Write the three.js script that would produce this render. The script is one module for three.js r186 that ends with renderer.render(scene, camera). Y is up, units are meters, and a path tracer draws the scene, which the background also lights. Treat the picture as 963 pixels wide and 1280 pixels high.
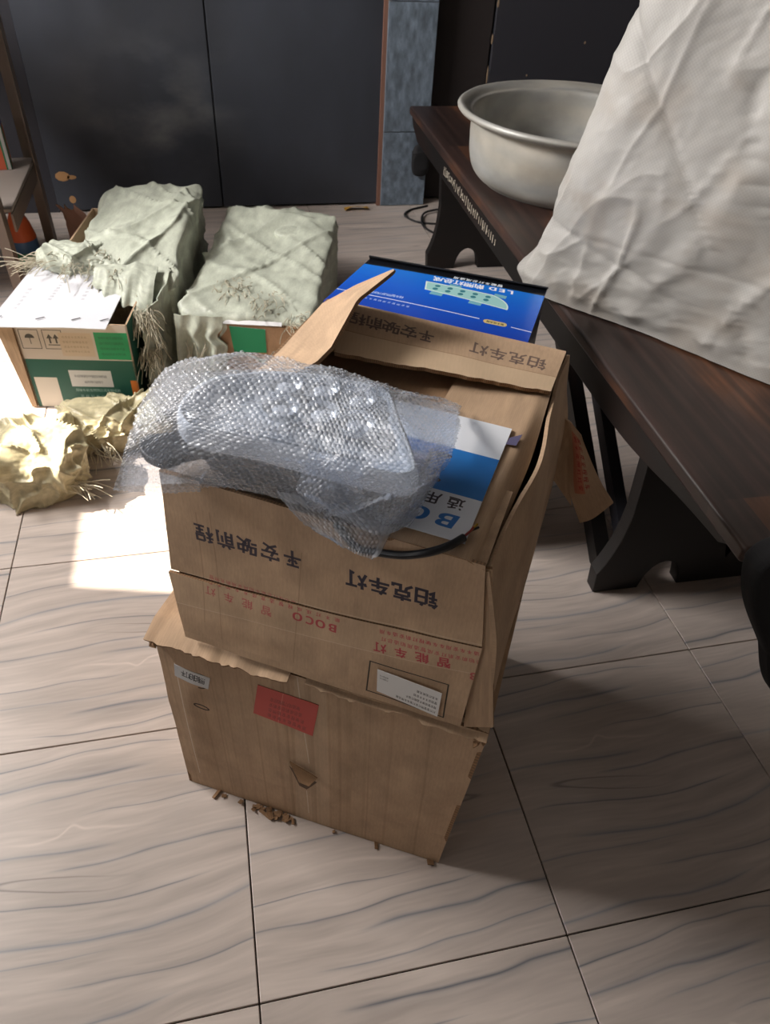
import * as THREE from 'three';
import { mergeGeometries } from 'three/addons/utils/BufferGeometryUtils.js';
import { RoundedBoxGeometry } from 'three/addons/geometries/RoundedBoxGeometry.js';
import { RectAreaLightUniformsLib } from 'three/addons/lights/RectAreaLightUniformsLib.js';

// ---------------------------------------------------------------- camera, sky, sun, area lights, exposure
RectAreaLightUniformsLib.init();
const scene = new THREE.Scene();
const renderer = new THREE.WebGLRenderer();
renderer.toneMapping = THREE.LinearToneMapping;
renderer.toneMappingExposure = 1.08;
renderer.shadowMap.enabled = true;
const FPX = 922.15, IMG_W = 963, IMG_H = 1280;
const camera = new THREE.PerspectiveCamera(2 * Math.atan(IMG_H / 2 / FPX) * 180 / Math.PI, IMG_W / IMG_H, 0.05, 60);
camera.position.set(0.6692, 1.5699, 0.4182);
camera.rotation.order = 'YXZ';
camera.rotation.set(-0.733878, -0.2499, 0.06403);
camera.focus = 1.25; camera.userData.fStop = 9;
camera.updateMatrixWorld(true);

scene.background = new THREE.Color(0.75, 0.85, 1.0);
scene.backgroundIntensity = 1.0;

const SUN_DIR = new THREE.Vector3(0.743, -0.643, 0.184).normalize();        // the way the sunlight travels
const sun = new THREE.DirectionalLight(0xfff0dc, 17);
sun.position.copy(SUN_DIR).multiplyScalar(-9).add(new THREE.Vector3(0, 0, -1));
sun.target.position.set(0, 0, -1); scene.add(sun, sun.target);
sun.castShadow = true; Object.assign(sun.shadow.camera, { left: -6, right: 6, top: 6, bottom: -6, near: 0.1, far: 30 });

const WALL_X = -1.8, CEIL = 3.1;
const UNSEEN_BACK_WIN = { z0: -2.9, z1: -1.2, y0: 2.3, y1: 3.0 };                    // out of view, placed to light the carton tops from the back left
const UNSEEN_FRONT_WIN = { z0: 0.35, z1: 1.5, y0: 1.45, y1: 2.15 };                    // out of view, placed to light the sack from the front left
function panelLight(w, color, intensity) {
  const l = new THREE.RectAreaLight(color, intensity, w.z1 - w.z0, w.y1 - w.y0);
  l.position.set(WALL_X + 0.03, (w.y0 + w.y1) / 2, (w.z0 + w.z1) / 2);
  l.lookAt(WALL_X + 2, (w.y0 + w.y1) / 2, (w.z0 + w.z1) / 2);
  scene.add(l); return l;
}
panelLight(UNSEEN_BACK_WIN, 0xfdf8f4, 58);
panelLight(UNSEEN_FRONT_WIN, 0xf6f6fa, 3.6);

// ---------------------------------------------------------------- helpers
const V = (x, y, z) => new THREE.Vector3(x, y, z);
const clamp = (x, a, b) => Math.min(b, Math.max(a, x)), lerp = (a, b, t) => a + (b - a) * t, smooth = (a, b, x) => { const t = clamp((x - a) / (b - a), 0, 1); return t * t * (3 - 2 * t); };
function rng(seed) { let s = seed >>> 0; return () => { s = (s + 0x6d2b79f5) | 0; let t = Math.imul(s ^ (s >>> 15), 1 | s); t = (t + Math.imul(t ^ (t >>> 7), 61 | t)) ^ t; return ((t ^ (t >>> 14)) >>> 0) / 4294967296; }; }
const hash3 = (x, y, z) => { let h = Math.imul(x, 374761393) ^ Math.imul(y, 668265263) ^ Math.imul(z, 2147483647 ^ 0x1b873593); h = Math.imul(h ^ (h >>> 13), 1274126177); return ((h ^ (h >>> 16)) >>> 0) / 4294967296; };
function vnoise(x, y, z = 0) {                                                // smooth value noise, -1..1
  const xi = Math.floor(x), yi = Math.floor(y), zi = Math.floor(z); let u = x - xi, v = y - yi, w = z - zi;
  u = u * u * (3 - 2 * u); v = v * v * (3 - 2 * v); w = w * w * (3 - 2 * w);
  const L = (k) => lerp(lerp(hash3(xi, yi, zi + k), hash3(xi + 1, yi, zi + k), u), lerp(hash3(xi, yi + 1, zi + k), hash3(xi + 1, yi + 1, zi + k), u), v);
  return lerp(L(0), L(1), w) * 2 - 1;
}
function fbm(x, y, z = 0, n = 4) { let s = 0, a = 0.5; for (let i = 0; i < n; i++) { s += a * vnoise(x, y, z + i * 7.3); x *= 2.03; y *= 2.03; z *= 2.03; a *= 0.5; } return s; }
const ridge = (x, y, z = 0) => 1 - Math.abs(vnoise(x, y, z));
// a pixel of the photograph turned into a point of the room: on a level plane, or on any plane n.p = c
function ray(px, py) { return V((px - IMG_W / 2) / FPX, -(py - IMG_H / 2) / FPX, -1).applyEuler(camera.rotation); }
function lev(px, py, h) { const d = ray(px, py); return d.multiplyScalar((h - camera.position.y) / d.y).add(camera.position); }
function onPlane(px, py, n, c) { const d = ray(px, py); return d.multiplyScalar((c - n.dot(camera.position)) / n.dot(d)).add(camera.position); }

const used = {};
function numbered(n) { used[n] = (used[n] ?? -1) + 1; return used[n] ? n + '_' + String(used[n]).padStart(3, '0') : n; }
function tag(o, label, category, group) { o.userData.label = label; o.userData.category = category; if (group) o.userData.group = group; return o; }
function thing(name, label, category, pos = V(0, 0, 0), turn = 0, group) { const o = new THREE.Group(); o.name = numbered(name); o.position.copy(pos); o.rotation.y = turn; scene.add(o); return tag(o, label, category, group); }
function mesh(name, geo, mat, parent = scene, label) {
  const m = new THREE.Mesh(geo, mat); m.name = parent === scene ? numbered(name) : name; m.castShadow = m.receiveShadow = true;
  parent.add(m); if (label) m.userData.label = label; return m;
}
function structure(name, geo, mat, parent = scene) { const m = mesh(name, geo, mat, parent); if (parent === scene) m.userData.kind = 'structure'; return m; }
const box = (x0, x1, y0, y1, z0, z1) => new THREE.BoxGeometry(x1 - x0, y1 - y0, z1 - z0).translate((x0 + x1) / 2, (y0 + y1) / 2, (z0 + z1) / 2);
const rbox = (w, h, d, r, x = 0, y = 0, z = 0) => new RoundedBoxGeometry(w, h, d, 2, r).translate(x, y, z);
// re-origin world-space geometry under a thing placed at pos
const local = (g, pos) => g.translate(-pos.x, -pos.y, -pos.z);

// a sheet of thickness: fn(u, v) gives the front, v running down; material slot 0 is the front, 1 the back and the cut edges
function sheet(fn, nu, nv, thick, facing, uvFn) {
  const P = [], N = [], e = 1e-3;
  for (let j = 0; j <= nv; j++) for (let i = 0; i <= nu; i++) P.push(fn(i / nu, j / nv));
  const at = (i, j) => P[clamp(j, 0, nv) * (nu + 1) + clamp(i, 0, nu)];
  let flip = 1;
  for (let j = 0; j <= nv; j++) for (let i = 0; i <= nu; i++) N.push(V(0, 0, 0).crossVectors(at(i + 1, j).clone().sub(at(i - 1, j)), at(i, j + 1).clone().sub(at(i, j - 1))).normalize());
  if (facing && N[Math.floor(N.length / 2)].dot(facing) < 0) { flip = -1; N.forEach((n) => n.negate()); }
  const pos = [], nor = [], uv = [], front = [], back = [];
  const add = (p, n, s, t) => { pos.push(p.x, p.y, p.z); nor.push(n.x, n.y, n.z); uv.push(s, t); return pos.length / 3 - 1; };
  const quad = (L, a, b, c, d, f) => f > 0 ? L.push(a, b, c, a, c, d) : L.push(a, c, b, a, d, c);
  const F = [], B = [];
  for (let j = 0; j <= nv; j++) for (let i = 0; i <= nu; i++) {
    const k = j * (nu + 1) + i, [s, t] = uvFn ? uvFn(P[k], i / nu, j / nv) : [i / nu, 1 - j / nv];
    F.push(add(P[k], N[k], s, t)); B.push(add(P[k].clone().addScaledVector(N[k], -thick), N[k].clone().negate(), s, t));
  }
  for (let j = 0; j < nv; j++) for (let i = 0; i < nu; i++) {
    const k = j * (nu + 1) + i, w = nu + 1;
    quad(front, F[k], F[k + 1], F[k + w + 1], F[k + w], flip); if (thick) quad(back, B[k], B[k + w], B[k + w + 1], B[k + 1], flip);
  }
  const rim = [];
  for (let i = 0; i < nu; i++) rim.push([i, 0]); for (let j = 0; j < nv; j++) rim.push([nu, j]);
  for (let i = nu; i > 0; i--) rim.push([i, nv]); for (let j = nv; j > 0; j--) rim.push([0, j]);
  if (thick) rim.forEach(([i, j], q) => {
    const [i2, j2] = rim[(q + 1) % rim.length], a = j * (nu + 1) + i, b = j2 * (nu + 1) + i2;
    const A = P[a], C = P[b], A2 = A.clone().addScaledVector(N[a], -thick), C2 = C.clone().addScaledVector(N[b], -thick);
    const n = V(0, 0, 0).crossVectors(A2.clone().sub(A), C.clone().sub(A)).normalize().multiplyScalar(flip);
    const s = q / rim.length * 6, s2 = (q + 1) / rim.length * 6;
    quad(back, add(A, n, s, 0), add(A2, n, s, 0.02), add(C2, n, s2, 0.02), add(C, n, s2, 0), flip);
  });
  const g = new THREE.BufferGeometry();
  g.setAttribute('position', new THREE.Float32BufferAttribute(pos, 3)); g.setAttribute('normal', new THREE.Float32BufferAttribute(nor, 3)); g.setAttribute('uv', new THREE.Float32BufferAttribute(uv, 2));
  g.setIndex([...front, ...back]); g.addGroup(0, front.length, 0); g.addGroup(front.length, back.length, 1);
  return g;
}
const bil = (a, b, c, d) => (u, v) => a.clone().lerp(b, u).lerp(d.clone().lerp(c, u), v);    // corners: top left, top right, bottom right, bottom left
function netFn(rows) {                                                                        // Catmull-Rom surface through a net of points
  const cr = (a, b, c, d, t) => { const t2 = t * t, t3 = t2 * t; return V(0, 0, 0).addScaledVector(a, -0.5 * t3 + t2 - 0.5 * t).addScaledVector(b, 1.5 * t3 - 2.5 * t2 + 1).addScaledVector(c, -1.5 * t3 + 2 * t2 + 0.5 * t).addScaledVector(d, 0.5 * t3 - 0.5 * t2); };
  const along = (list, t) => { const n = list.length - 1, x = clamp(t, 0, 1) * n, i = Math.min(n - 1, Math.floor(x)), g = (k) => k < 0 ? list[0].clone().multiplyScalar(2).sub(list[1]) : k > n ? list[n].clone().multiplyScalar(2).sub(list[n - 1]) : list[k]; return cr(g(i - 1), g(i), g(i + 1), g(i + 2), x - i); };
  return (u, v) => along(rows.map((r) => along(r, u)), v);
}
const lin = (list, t) => { const n = list.length - 1, x = clamp(t, 0, 1) * n, i = Math.min(n - 1, Math.floor(x)); return list[i].clone().lerp(list[i + 1], x - i); };
function tube(points, r, seg = 24, rad = 6) { return new THREE.TubeGeometry(new THREE.CatmullRomCurve3(points), seg, r, rad, false); }
function bar(a, b, w, h) { const d = b.clone().sub(a), g = new THREE.BoxGeometry(w, d.length(), h); g.applyQuaternion(new THREE.Quaternion().setFromUnitVectors(V(0, 1, 0), d.clone().normalize())); return g.translate((a.x + b.x) / 2, (a.y + b.y) / 2, (a.z + b.z) / 2); }

// ---------------------------------------------------------------- textures
function canvas(w, h, draw) { const c = document.createElement('canvas'); c.width = w; c.height = h; draw(c.getContext('2d'), w, h); return c; }
function pixels(w, h, f) { return canvas(w, h, (g) => { const im = g.createImageData(w, h); for (let y = 0; y < h; y++) for (let x = 0; x < w; x++) { const c = f(x, y), o = (y * w + x) * 4; im.data[o] = c[0]; im.data[o + 1] = c[1]; im.data[o + 2] = c[2]; im.data[o + 3] = 255; } g.putImageData(im, 0, 0); }); }
function tex(c, srgb = true, rx, ry) { const t = new THREE.CanvasTexture(c); t.colorSpace = srgb ? THREE.SRGBColorSpace : THREE.NoColorSpace; t.wrapS = t.wrapT = THREE.RepeatWrapping; if (rx) t.repeat.set(rx, ry ?? rx); t.magFilter = THREE.LinearFilter; return t; }
const std = (o) => new THREE.MeshStandardMaterial(o), phys = (o) => new THREE.MeshPhysicalMaterial(o);

// Chinese characters as pen strokes on a 10 x 10 square, y running down
const GLYPH = {
  平: [[2, 1.2, 8, 1.2], [3, 2.8, 4, 4.8], [7, 2.8, 6, 4.8], [0.8, 6, 9.2, 6], [5, 1.2, 5, 10]],
  安: [[5, 0, 5, 1.5], [1, 3.5, 1, 2, 9, 2, 9, 3.5], [4.5, 3, 2.5, 7, 8, 10], [7, 5.5, 5.5, 8, 1.5, 10], [0.8, 5.5, 9.2, 5.5]],
  驶: [[0.6, 1, 3.6, 1, 3.2, 5], [1.2, 1.2, 0.9, 5, 4.2, 5, 4, 9.2, 2.8, 9], [0.2, 7.2, 3, 7], [5, 2.5, 9.5, 2.5, 9.5, 5.5, 5, 5.5, 5, 2.5], [7.3, 0.4, 7, 6, 4.5, 9.8], [5.2, 6.5, 9.8, 9.8]],
  前: [[3, 0, 3.8, 1.5], [7, 0, 6, 1.5], [0.5, 2, 9.5, 2], [1.5, 10, 1.5, 3.5, 4.5, 3.5, 4.5, 9.6, 3.6, 9.7], [1.5, 5.5, 4.5, 5.5], [1.5, 7.5, 4.5, 7.5], [6.5, 3.5, 6.5, 7.5], [8.8, 3, 8.8, 9.6, 7.6, 9.6]],
  程: [[3.5, 0.5, 0.8, 1.5], [0.2, 3.2, 4, 3.2], [2.2, 1, 2.2, 10], [2.2, 4, 0.3, 7], [2.2, 4.5, 3.8, 6.5], [5, 0.8, 9, 0.8, 9, 3.8, 5, 3.8, 5, 0.8], [4.8, 5.2, 9.3, 5.2], [5, 7.3, 9, 7.3], [4.3, 9.6, 9.8, 9.6], [7, 5.2, 7, 9.6]],
  铂: [[1.8, 0.2, 0.3, 3], [1.5, 1.8, 4, 1.8], [0.6, 3.8, 3.8, 3.8], [0.3, 6, 4, 6], [2.1, 3.8, 2.1, 9.3, 4, 8], [7.3, 0.2, 6.5, 2], [5, 2, 9.5, 2, 9.5, 9.7, 5, 9.7, 5, 2], [5, 5.7, 9.5, 5.7]],
  克: [[5, 0, 5, 3.2], [1, 1.6, 9, 1.6], [2.2, 3.3, 7.8, 3.3, 7.8, 5.8, 2.2, 5.8, 2.2, 3.3], [3.8, 5.8, 3.3, 8, 0.8, 9.8], [6, 5.8, 6, 9.2, 9.4, 9.2, 9.4, 7.8]],
  车: [[1.5, 1.8, 8.5, 1.8], [4.5, 0.2, 2, 5, 8.5, 5], [0.4, 7.2, 9.6, 7.2], [5.5, 3.3, 5.5, 10]],
  灯: [[0.5, 2.5, 1, 4.5], [3.8, 2.2, 3, 4], [2.2, 0.2, 2.2, 5, 0.4, 9.6], [2.3, 5.5, 3.8, 8.3], [4.5, 1.5, 9.8, 1.5], [7.3, 1.5, 7.3, 9.6, 5.8, 9]],
  智: [[1.5, 0.2, 0.6, 2], [1, 1.3, 4.5, 1.3], [0.3, 3, 5, 3], [2.8, 1.3, 2.5, 3.2, 0.4, 5.2], [3, 3.4, 4.5, 5], [6, 1, 9.2, 1, 9.2, 4.2, 6, 4.2, 6, 1], [2.2, 5.8, 7.8, 5.8, 7.8, 10, 2.2, 10, 2.2, 5.8], [2.2, 7.9, 7.8, 7.9]],
  能: [[2.5, 0.2, 0.8, 2.6, 4.3, 2.2], [3.6, 1.2, 4.5, 3], [1, 10, 1, 4, 4.2, 4, 4.2, 9.7, 3.4, 9.8], [1, 6, 4.2, 6], [1, 7.8, 4.2, 7.8], [9, 1, 6.2, 2.2], [6, 0.2, 6, 4.2, 9.4, 4.2, 9.4, 3.2], [9, 5.8, 6.2, 7], [6, 5.2, 6, 9.6, 9.6, 9.6, 9.6, 8.4]],
  适: [[1, 0.5, 2, 1.8], [0.4, 4, 2.2, 4, 2.2, 8, 0.4, 9.7], [2, 8.6, 4, 9.6, 9.8, 9.6], [8.5, 0.4, 4, 1.6], [3.4, 3.5, 9.6, 3.5], [6.4, 1.2, 6.4, 5.3], [4.3, 5.3, 8.8, 5.3, 8.8, 8.3, 4.3, 8.3, 4.3, 5.3]],
  用: [[2, 0.6, 2, 6, 0.5, 10], [2, 0.6, 8.8, 0.6, 8.8, 9.7, 7.5, 9.5], [2, 3.7, 8.8, 3.7], [2, 6.6, 8.8, 6.6], [5.4, 0.6, 5.4, 10]],
  照: [[0.8, 0.5, 3.8, 0.5, 3.8, 5.5, 0.8, 5.5, 0.8, 0.5], [0.8, 3, 3.8, 3], [5, 0.7, 9.3, 0.7, 9, 2.8, 8, 2.6], [7, 0.8, 5, 3.2], [5.5, 3.6, 9, 3.6, 9, 6, 5.5, 6, 5.5, 3.6], [1, 7.5, 0.5, 9.5], [3.5, 7.5, 3.8, 9.5], [6, 7.5, 6.5, 9.5], [8.5, 7.5, 9.5, 9.5]],
  总: [[2.5, 0, 3.5, 1.6], [7.5, 0, 6.5, 1.6], [2, 2, 8, 2, 8, 5.2, 2, 5.2, 2, 2], [0.8, 6.5, 0.4, 9], [2.8, 6.5, 2.8, 9.6, 7, 9.6, 7, 8.3], [5, 6, 5.5, 7.5], [8.6, 6.5, 9.6, 8.5]],
  成: [[1.5, 2, 9.3, 2], [1.5, 2, 1.5, 6, 0.4, 9.8], [1.5, 4.8, 4.5, 4.8, 4.3, 8.3, 3.2, 8], [5.8, 0.2, 6.5, 6, 9.2, 9.8, 9.7, 8], [8.8, 4, 5, 9.5], [7.5, 0.3, 8.7, 1.3]],
};
const GL = Object.keys(GLYPH);
// write a line of characters from point a (left end of the baseline) towards b; size = em in canvas pixels
function write(g, text, a, b, size, color, o = {}) {
  g.save(); g.translate(a[0], a[1]); g.rotate(Math.atan2(b[1] - a[1], b[0] - a[0]));
  const len = Math.hypot(b[0] - a[0], b[1] - a[1]), step = o.step ?? (text.length > 1 ? (len - size) / (text.length - 1) : 0);
  if (o.slant) g.transform(1, 0, -o.slant, 1, 0, 0);
  g.strokeStyle = g.fillStyle = color; g.lineWidth = (o.weight ?? 0.12) * size; g.lineCap = 'butt'; g.lineJoin = 'miter'; g.globalAlpha = o.alpha ?? 1;
  let x = 0;
  for (const ch of text) {
    if (GLYPH[ch]) { const s = size / 10.6; for (const st of GLYPH[ch]) { g.beginPath(); for (let i = 0; i < st.length; i += 2) g[i ? 'lineTo' : 'moveTo'](x + st[i] * s * (o.wide ?? 1), (st[i + 1] - 10) * s); g.stroke(); } }
    else if (ch !== ' ') { g.font = `bold ${size * 1.25}px sans-serif`; g.save(); g.translate(x, 0); g.scale(o.wide ?? 1, 1); g.fillText(ch, 0, 0); g.restore(); }
    x += GLYPH[ch] || ch === ' ' ? step : (o.latinStep ?? step);
  }
  g.restore();
}
const fine = (g, n, a, b, size, color, seed = 1, alpha = 0.8) => { const r = rng(seed); let t = ''; for (let i = 0; i < n; i++) t += GL[Math.floor(r() * GL.length)]; write(g, t, a, b, size, color, { weight: 0.1, alpha }); };

const kraft = pixels(1024, 1024, (x, y) => {
  const n = fbm(x / 90, y / 130, 1, 4) * 0.1 + fbm(x / 5, y / 22, 5, 2) * 0.05 + Math.sin(x / 3.1) * 0.008 + (hash3(x, y, 3) - 0.5) * 0.035, k = 1 + n;
  return [185 * k, 156 * k, 127 * k];
});
const kraftTex = tex(kraft);
const M = {};
M.kraft = std({ map: kraftTex, roughness: 0.82 });
M.kraftIn = std({ map: kraftTex, color: 0xd8c8b4, roughness: 0.9 });
M.edge = std({ map: tex(pixels(256, 16, (x, y) => { const k = 0.72 + 0.28 * Math.abs(Math.sin(x * 0.55)) + (hash3(x, y, 1) - 0.5) * 0.2; return [150 * k, 116 * k, 84 * k]; })), roughness: 0.95 });
const printed = (w, h, draw) => std({ map: tex(canvas(w, h, (g) => { for (let y = 0; y < h; y += 1024) for (let x = 0; x < w; x += 1024) g.drawImage(kraft, x, y); draw(g, w, h); })), roughness: 0.8 });

const streaks = [[0.06, 1, -0.2, 0.85], [0.15, 2, -0.2, 0.7], [0.22, 1, 0.2, 1.3], [0.3, 0.7, 0.4, 1.3], [0.41, 1.6, -0.2, 0.6], [0.47, 1.2, 0.3, 1.3], [0.58, 0.8, 0, 0.9], [0.69, 2.2, 0.1, 1.3], [0.75, 0.8, -0.2, 0.6], [0.84, 0.9, 0.35, 1.3], [0.92, 1.6, -0.2, 0.8]];
function tilePrint(seed) {
  return pixels(1024, 1024, (x, y) => {
    const u = x / 1024, v = y / 1024, warp = fbm(u * 1.8, v * 3, seed, 3) * 0.06 + fbm(u * 6, v * 9, seed + 4, 2) * 0.006, vv = v + warp + 0.045 * (u - 0.5);
    let k = 1 + fbm(u * 2.5, vv * 26, seed + 9, 4) * 0.1 + fbm(u * 9, vv * 120, seed + 2, 2) * 0.055 + fbm(u * 2, v * 3, seed + 20, 3) * 0.07, cold = 0;
    for (let i = 0; i < streaks.length; i++) {
      const [c, w, a, b] = streaks[i], d = vv - c - 0.006 * Math.sin(u * 5 + i * 2.1 + seed), on = smooth(a, a + 0.15, u) * smooth(b, b - 0.18, u) * (0.8 + 0.2 * vnoise(u * 2, i * 5.1 + seed));
      const s = Math.exp(-Math.pow(Math.abs(d) / (0.0026 * w), 1.3)) * on + 0.3 * (d < 0 ? Math.exp(d / (0.009 * w)) : 0) * on;
      k -= s * (0.24 + 0.16 * vnoise(i * 3.7, seed)); cold += s * 0.12;
    }
    const loop = Math.hypot((u - 0.4) / 0.24, (v - 0.52 + warp - (u - 0.4) * 0.04) / 0.022); k -= Math.exp(-Math.pow((loop - 1) / 0.1, 2)) * lerp(0.22, 0.02, smooth(0.3, 0.62, u));
    k += Math.exp(-Math.pow((vv - 0.36 + 0.012 * Math.sin(u * 18) + 0.03 * Math.exp(-Math.pow((u - 0.4) / 0.03, 2))) / 0.006, 2)) * smooth(0.15, 0.3, u) * smooth(0.75, 0.5, u) * 0.1;
    return [clamp(187 * (k - cold * 0.4), 0, 255), clamp(175 * k, 0, 255), clamp(167 * (k + cold * 0.5), 0, 255)];
  });
}
M.tiles = [3, 41, 77].map((s) => std({ map: tex(tilePrint(s)), roughness: 0.34 }));
M.grout = std({ color: 0x453d36, roughness: 0.95 });
M.slate = std({ map: tex(pixels(512, 512, (x, y) => { const k = 1 + fbm(x / 40, y / 40, 2, 5) * 0.35 + (hash3(x, y, 9) - 0.5) * 0.18; return [102 * k, 114 * k, 127 * k]; })), roughness: 0.6 });
M.slateJoint = std({ color: 0x8b8f93, roughness: 0.9 });
const doorPaint = pixels(1024, 1024, (x, y) => {
  const u = x / 1024, v = y / 1024; let k = 1 + fbm(u * 6, v * 6, 3, 4) * 0.22;
  const dust = Math.max(0, fbm(u * 9, v * 26, 8, 5) + 0.12) * Math.exp(-Math.pow((u - 0.34) / 0.2, 2) - Math.pow((v - 0.83) / 0.1, 2)) * 0.9;
  return [56 * k + dust * 80, 60 * k + dust * 75, 69 * k + dust * 62];
});
M.black = std({ map: tex(doorPaint), roughness: 0.48 });
M.blackPlain = std({ color: 0x2c2c33, roughness: 0.55 });
M.rustTrim = std({ color: 0x7d5a4c, roughness: 0.7 });
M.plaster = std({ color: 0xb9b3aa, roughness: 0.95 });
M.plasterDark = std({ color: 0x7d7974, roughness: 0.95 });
M.white = std({ color: 0xe4e4e6, roughness: 0.6 });
const wood = pixels(1024, 512, (x, y) => {
  const u = x / 1024, v = y / 512, g = fbm(u * 3, v * 46, 2, 4), k = 1 + g * 0.45 + fbm(u * 60, v * 90, 5, 2) * 0.12, worn = smooth(0.05, 0.6, fbm(u * 5, v * 4, 17, 4) + 0.16);
  return [(50 + worn * 40) * k, (36 + worn * 22) * k, (32 + worn * 8) * k];
});
M.wood = std({ map: tex(wood), roughness: 0.42 });
M.woodShaded = std({ map: tex(wood), color: 0x4a3f3e, roughness: 0.55 });  // darkened copy of the bench wood, shade on apron and legs in its colour
M.steelRack = std({ color: 0x70635a, roughness: 0.5, metalness: 0.2 });

// ---------------------------------------------------------------- the room
const floor = structure('floor', box(-2.1, 4.3, -0.12, -0.006, -4.3, 2.4), M.grout);
const tileGeo = [(() => { const g = new RoundedBoxGeometry(0.5972, 0.012, 0.5972, 1, 0.0018); const p = g.attributes.position, n = g.attributes.normal, uv = g.attributes.uv; for (let i = 0; i < p.count; i++) uv.setXY(i, p.getX(i) / 0.6 + 0.5, 0.5 - p.getZ(i) / 0.6); return g; })()];
for (let i = -3; i < 7; i++) for (let j = -4; j < 7; j++) {
  const t = mesh('tile', tileGeo[0], M.tiles[Math.floor(hash3(i, j, 5) * 3)], floor);
  t.position.set(0.6 * i + 0.3, -0.006, -0.6 * j - 0.3); if (hash3(i, j, 8) > 0.5) t.rotation.y = Math.PI;
}
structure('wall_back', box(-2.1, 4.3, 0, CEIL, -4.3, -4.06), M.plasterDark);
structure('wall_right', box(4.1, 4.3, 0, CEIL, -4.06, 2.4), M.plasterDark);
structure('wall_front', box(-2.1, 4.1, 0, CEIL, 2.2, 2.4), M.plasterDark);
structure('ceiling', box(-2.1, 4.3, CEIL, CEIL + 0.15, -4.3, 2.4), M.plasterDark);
structure('partition', box(-0.95, -0.85, 0, 1.24, -0.1, 2.2), M.plasterDark);  // added half-height wall, out of view, shades the carton front and right floor
{ // out-of-view left wall; holes shaped for the sun patches and two unseen windows
  const holes = [[-3.05, -2.3, 1.34, 1.72], [-2.25, -1.59, 1.71, 2.26], [UNSEEN_BACK_WIN.z0, UNSEEN_BACK_WIN.z1, UNSEEN_BACK_WIN.y0, UNSEEN_BACK_WIN.y1], [UNSEEN_FRONT_WIN.z0, UNSEEN_FRONT_WIN.z1, UNSEEN_FRONT_WIN.y0, UNSEEN_FRONT_WIN.y1]];
  const s = new THREE.Shape(); s.moveTo(-4.06, 0); s.lineTo(2.2, 0); s.lineTo(2.2, CEIL); s.lineTo(-4.06, CEIL); s.closePath();
  for (const [a, b, c, d] of holes) { const h = new THREE.Path(); h.moveTo(a, c); h.lineTo(a, d); h.lineTo(b, d); h.lineTo(b, c); h.closePath(); s.holes.push(h); }
  structure('unseen_wall_left', new THREE.ExtrudeGeometry(s, { depth: 0.1, bevelEnabled: false }).rotateY(-Math.PI / 2).translate(WALL_X, 0, 0), M.plaster);
  const unseen_pane = std({ color: 0xdedad4, emissive: 0xfff4e8, emissiveIntensity: 1.6, roughness: 0.6 });  // glowing panes of the two out-of-view windows, beside their area lights
  [UNSEEN_BACK_WIN, UNSEEN_FRONT_WIN].forEach((w, i) => {
    const f = structure('window_' + (i + 1), mergeGeometries([box(WALL_X - 0.08, WALL_X, w.y0, w.y0 + 0.04, w.z0, w.z1), box(WALL_X - 0.08, WALL_X, w.y1 - 0.04, w.y1, w.z0, w.z1), box(WALL_X - 0.08, WALL_X, w.y0, w.y1, w.z0, w.z0 + 0.04), box(WALL_X - 0.08, WALL_X, w.y0, w.y1, w.z1 - 0.04, w.z1)]), M.blackPlain);
    structure('unseen_pane', box(WALL_X - 0.05, WALL_X - 0.04, w.y0 + 0.04, w.y1 - 0.04, w.z0 + 0.04, w.z1 - 0.04), unseen_pane, f);
  });
}
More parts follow.
